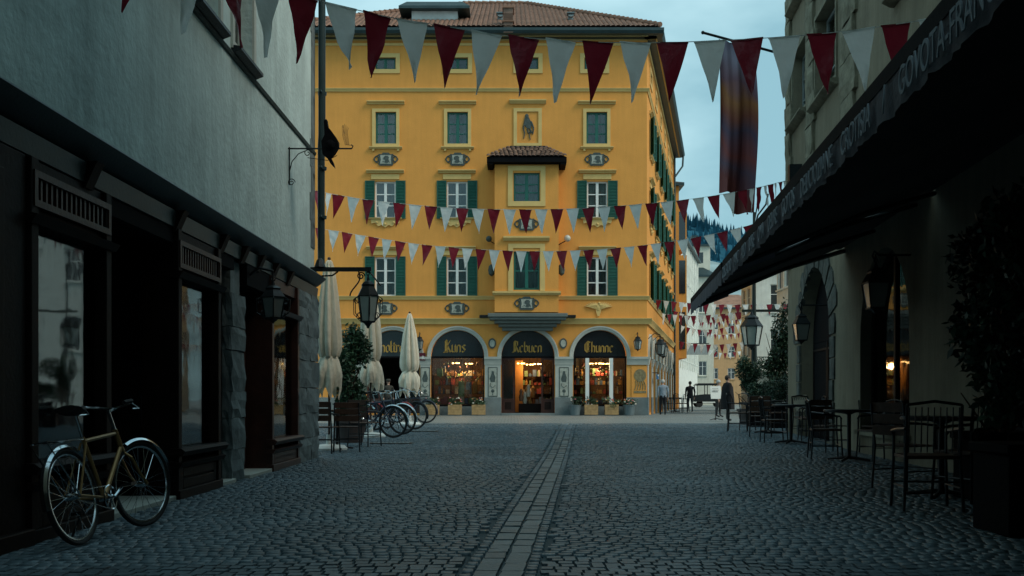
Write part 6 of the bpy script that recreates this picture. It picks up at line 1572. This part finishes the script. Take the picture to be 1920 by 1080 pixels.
# ---------------------------------------------------------------- people
def person(label, base, rz, h=1.75, top=(.1, .1, .1), legs=(.02, .02, .025), hair=HAIRD, build_=1.0, step=.12, arms=((.02, -.02), (.02, .03)), coat=False, cap=False, group='people in the square'):
    s = h/1.75; root = thing('person', label, 'person', base, group)
    J = {}; me = bpy.data.meshes.new('body'); V_, E_, Rr_ = [], [], []
    def jv(n_, p, r_): J[n_] = len(V_); V_.append((p[0]*s, p[1]*s, p[2]*s)); Rr_.append((r_[0]*s, r_[1]*s) if isinstance(r_, tuple) else (r_*s, r_*s))
    def e(a, b): E_.append((J[a], J[b]))
    k = build_
    jv('pelvis', (0, 0, .95), (.165*k, .115*k)); jv('belly', (0, .0, 1.1), (.155*k, .11*k)); jv('chest', (0, .0, 1.3), (.175*k, .115*k)); jv('neckb', (0, .0, 1.46), (.09, .07)); jv('neck', (0, -.01, 1.52), .052); jv('head', (0, -.02, 1.61), (.075, .09)); jv('crown', (0, -.015, 1.70), (.068, .08))
    e('pelvis', 'belly'); e('belly', 'chest'); e('chest', 'neckb'); e('neckb', 'neck'); e('neck', 'head'); e('head', 'crown')
    for sd, nm in ((-1, 'l'), (1, 'r')):
        st_ = step*sd
        jv(nm + 'hip', (sd*.09, 0, .88), .098*k); jv(nm + 'knee', (sd*.10, -st_*.5 - .02, .50), .062); jv(nm + 'calf', (sd*.10, -st_*.7, .33), .056); jv(nm + 'ank', (sd*.10, -st_, .09), .04); jv(nm + 'toe', (sd*.115, -st_ - .16, .035), .035)
        e('pelvis', nm + 'hip'); e(nm + 'hip', nm + 'knee'); e(nm + 'knee', nm + 'calf'); e(nm + 'calf', nm + 'ank'); e(nm + 'ank', nm + 'toe')
        a = arms[0 if sd < 0 else 1]
        jv(nm + 'sh', (sd*.185*k, 0, 1.41), .062*k); jv(nm + 'elb', (sd*.225*k, a[0] + .03, 1.12), .052); jv(nm + 'wr', (sd*(.225*k), a[1] - .05, .87), .034); jv(nm + 'hand', (sd*.23*k, a[1] - .07, .79), (.038, .022))
        e('chest', nm + 'sh'); e(nm + 'sh', nm + 'elb'); e(nm + 'elb', nm + 'wr'); e(nm + 'wr', nm + 'hand')
        for q, dy in enumerate((-.025, -.008, .009, .024)):
            jv(nm + 'f%d' % q, (sd*.23*k, a[1] - .07 + dy, .70 + .006*abs(q - 1.5)), .009); e(nm + 'hand', nm + 'f%d' % q)
        jv(nm + 'th', (sd*.205*k, a[1] - .115, .765), .01); e(nm + 'hand', nm + 'th')
    me.from_pydata(V_, E_, []); o = bpy.data.objects.new('body', me); col.objects.link(o)
    sk = o.modifiers.new('skin', 'SKIN'); sk.use_smooth_shade = True
    for i, r_ in enumerate(Rr_): me.skin_vertices[0].data[i].radius = r_
    me.skin_vertices[0].data[0].use_root = True
    sb = o.modifiers.new('sub', 'SUBSURF'); sb.levels = 1; sb.render_levels = 1
    dg = bpy.context.evaluated_depsgraph_get(); dg.update(); m2 = bpy.data.meshes.new_from_object(o.evaluated_get(dg)); bpy.data.objects.remove(o)
    TM = mat('clothing_top', top, .9, var=.12, scale=8, bump=.3); LM = mat('clothing_legs', legs, .9, bump=.3)
    for q in (SKIN, TM, LM, RUB): m2.materials.append(q)
    for p in m2.polygons:
        c = p.center/s
        if c.z > 1.50: mi = 0
        elif c.z > (.93 if not coat else .62): mi = 1
        elif abs(c.x) > .175*k and c.z > .6: mi = 1 if c.z > .86 else 0
        elif c.z > .11: mi = 2
        else: mi = 3
        p.material_index = mi
    body = bpy.data.objects.new('body', m2); col.objects.link(body); body.parent = root
    m = MB(); m.sphere((0, .0, 1.66*s), .108*s, 14, (.88, 1.0, 1.0))
    hm = m.mesh('hair', hair, 60); bm = bmesh.new(); bm.from_mesh(hm); bmesh.ops.delete(bm, geom=[f for f in bm.faces if f.calc_center_median().z < 1.63*s and f.calc_center_median().y < .02*s], context='FACES'); bm.to_mesh(hm); bm.free()
    ho = bpy.data.objects.new('hair', hm); col.objects.link(ho); ho.parent = root
    m = MB(); m.tube([(0, -.105*s, 1.64*s), (0, -.128*s, 1.60*s)], [.01*s, .016*s], 6)
    for q in (-1, 1): m.sphere((q*.082*s, -.01*s, 1.62*s), .02*s, 6, (.5, 1, 1.4))
    fo = m.build('nose_and_ears', SKIN, org=(0, 0, 0)); fo.parent = root
    m = MB()
    for q in (-1, 1): m.sphere((q*.032*s, -.10*s, 1.635*s), .011*s, 6)
    m.box(-.025*s, .025*s, -.112*s, -.104*s, 1.575*s, 1.582*s); fo = m.build('eyes_and_mouth', HAIRD, org=(0, 0, 0)); fo.parent = root
    if coat:
        m = MB(); m.lathe([(.27*s*k, .45*s), (.26*s*k, .8*s), (.24*s*k, 1.0*s), (.21*s*k, 1.3*s), (.13*s*k, 1.46*s)], n=20, wob=lambda a, z: 1 - .28*abs(math.sin(a))); fo = m.build('coat', TM, org=(0, 0, 0)); fo.parent = root
    if cap:
        m = MB(); m.lathe([(.115*s, 1.68*s), (.12*s, 1.72*s), (.09*s, 1.78*s)], n=14); m.box(-.07*s, .07*s, -.2*s, -.08*s, 1.685*s, 1.7*s); fo = m.build('cap', TM, org=(0, 0, 0)); fo.parent = root
    root.rotation_euler = (0, 0, rz); return root
person('white haired man in grey shirt and black trousers walking by the yellow corner', Vector(((1243 - 960)*48.6/F, 48.6, gz(48.6))), R(178), 1.74, (.20, .24, .28), (.008, .008, .01), HAIRG, 1.12, .08)
person('man in dark jacket and trousers walking away down the lane', Vector(((1294 - 960)*58/F, 58, gz(58))), R(185), 1.80, (.012, .012, .016), (.03, .035, .04), HAIRD, 1.15, .1)
person('person in long black coat standing between menu board and terrace chairs', Vector(((1364 - 960)*36.2/F, 36.2, gz(36.2))), R(100), 1.66, (.006, .006, .008), (.006, .006, .007), HAIRD, 1.35, .06, coat=True)
person('grey haired person in pale top standing just behind the menu board', Vector(((1347 - 960)*43/F, 43, gz(43))), R(60), 1.62, (.3, .3, .3), (.03, .03, .03), HAIRG, 1.0, .05)
person('person in dark olive jacket and cap in the shop doorway behind the bicycles', Vector(((728 - 960)*47.6/F, 47.6, gz(47.6))), R(20), 1.72, (.035, .035, .028), (.02, .02, .02), HAIRD, 1.1, .05, cap=True)

# ---------------------------------------------------------------- small utility cart at the end of the lane
vb = at(1328, 0, 88); vb.z = gz(88)
t_ = thing('utility_cart', 'small dark open cart with roof parked at the bend of the lane', 'cart', vb)
m = MB(T(vb)); m.prism([(-1.4, .35), (1.3, .35), (1.3, .75), (.5, .9), (.3, 1.1), (-.5, 1.1), (-1.4, 1.0)], -.65, .65); m.build('body', IRON, t_, bevel=.04)
m = MB(T(vb)); m.prism([(-1.2, 1.95), (-1.0, 2.1), (.6, 2.1), (.8, 1.98), (.8, 1.93), (-1.2, 1.9)], -.65, .65); m.build('canopy_roof', IRON, t_)
m = MB(T(vb)); 
for x0, x1 in ((-1.1, -1.1), (.85, .5), (-.2, -.2)):
    for y in (-.6, .6): m = MB(T(vb)); m.tube([(x0, y, 1.0), (x1, y, 1.95)], .035, 6); m.build('roof_post', IRON, t_)
m = MB(T(vb)); m.box(1.25, 1.4, -.7, .7, .3, .5); m.box(-1.5, 1.3, -.7, -.66, .38, .48); m.build('bumper', WHITE, t_)
for x in (-.9, .85):
    for y in (-.62, .62): m = MB(T(vb)); m.tube([(x, y - .08, .3), (x, y + .08, .3)], .3, 16); m.build('wheel', RUB, t_)

# ---------------------------------------------------------------- tidy up
for p in PROTO:
    def rm(o):
        for c in list(o.children): rm(c)
        bpy.data.objects.remove(o)
    try:
        if not p.users_collection: rm(p)
    except ReferenceError: pass
for o in list(bpy.data.objects):
    if not o.users_collection: bpy.data.objects.remove(o)
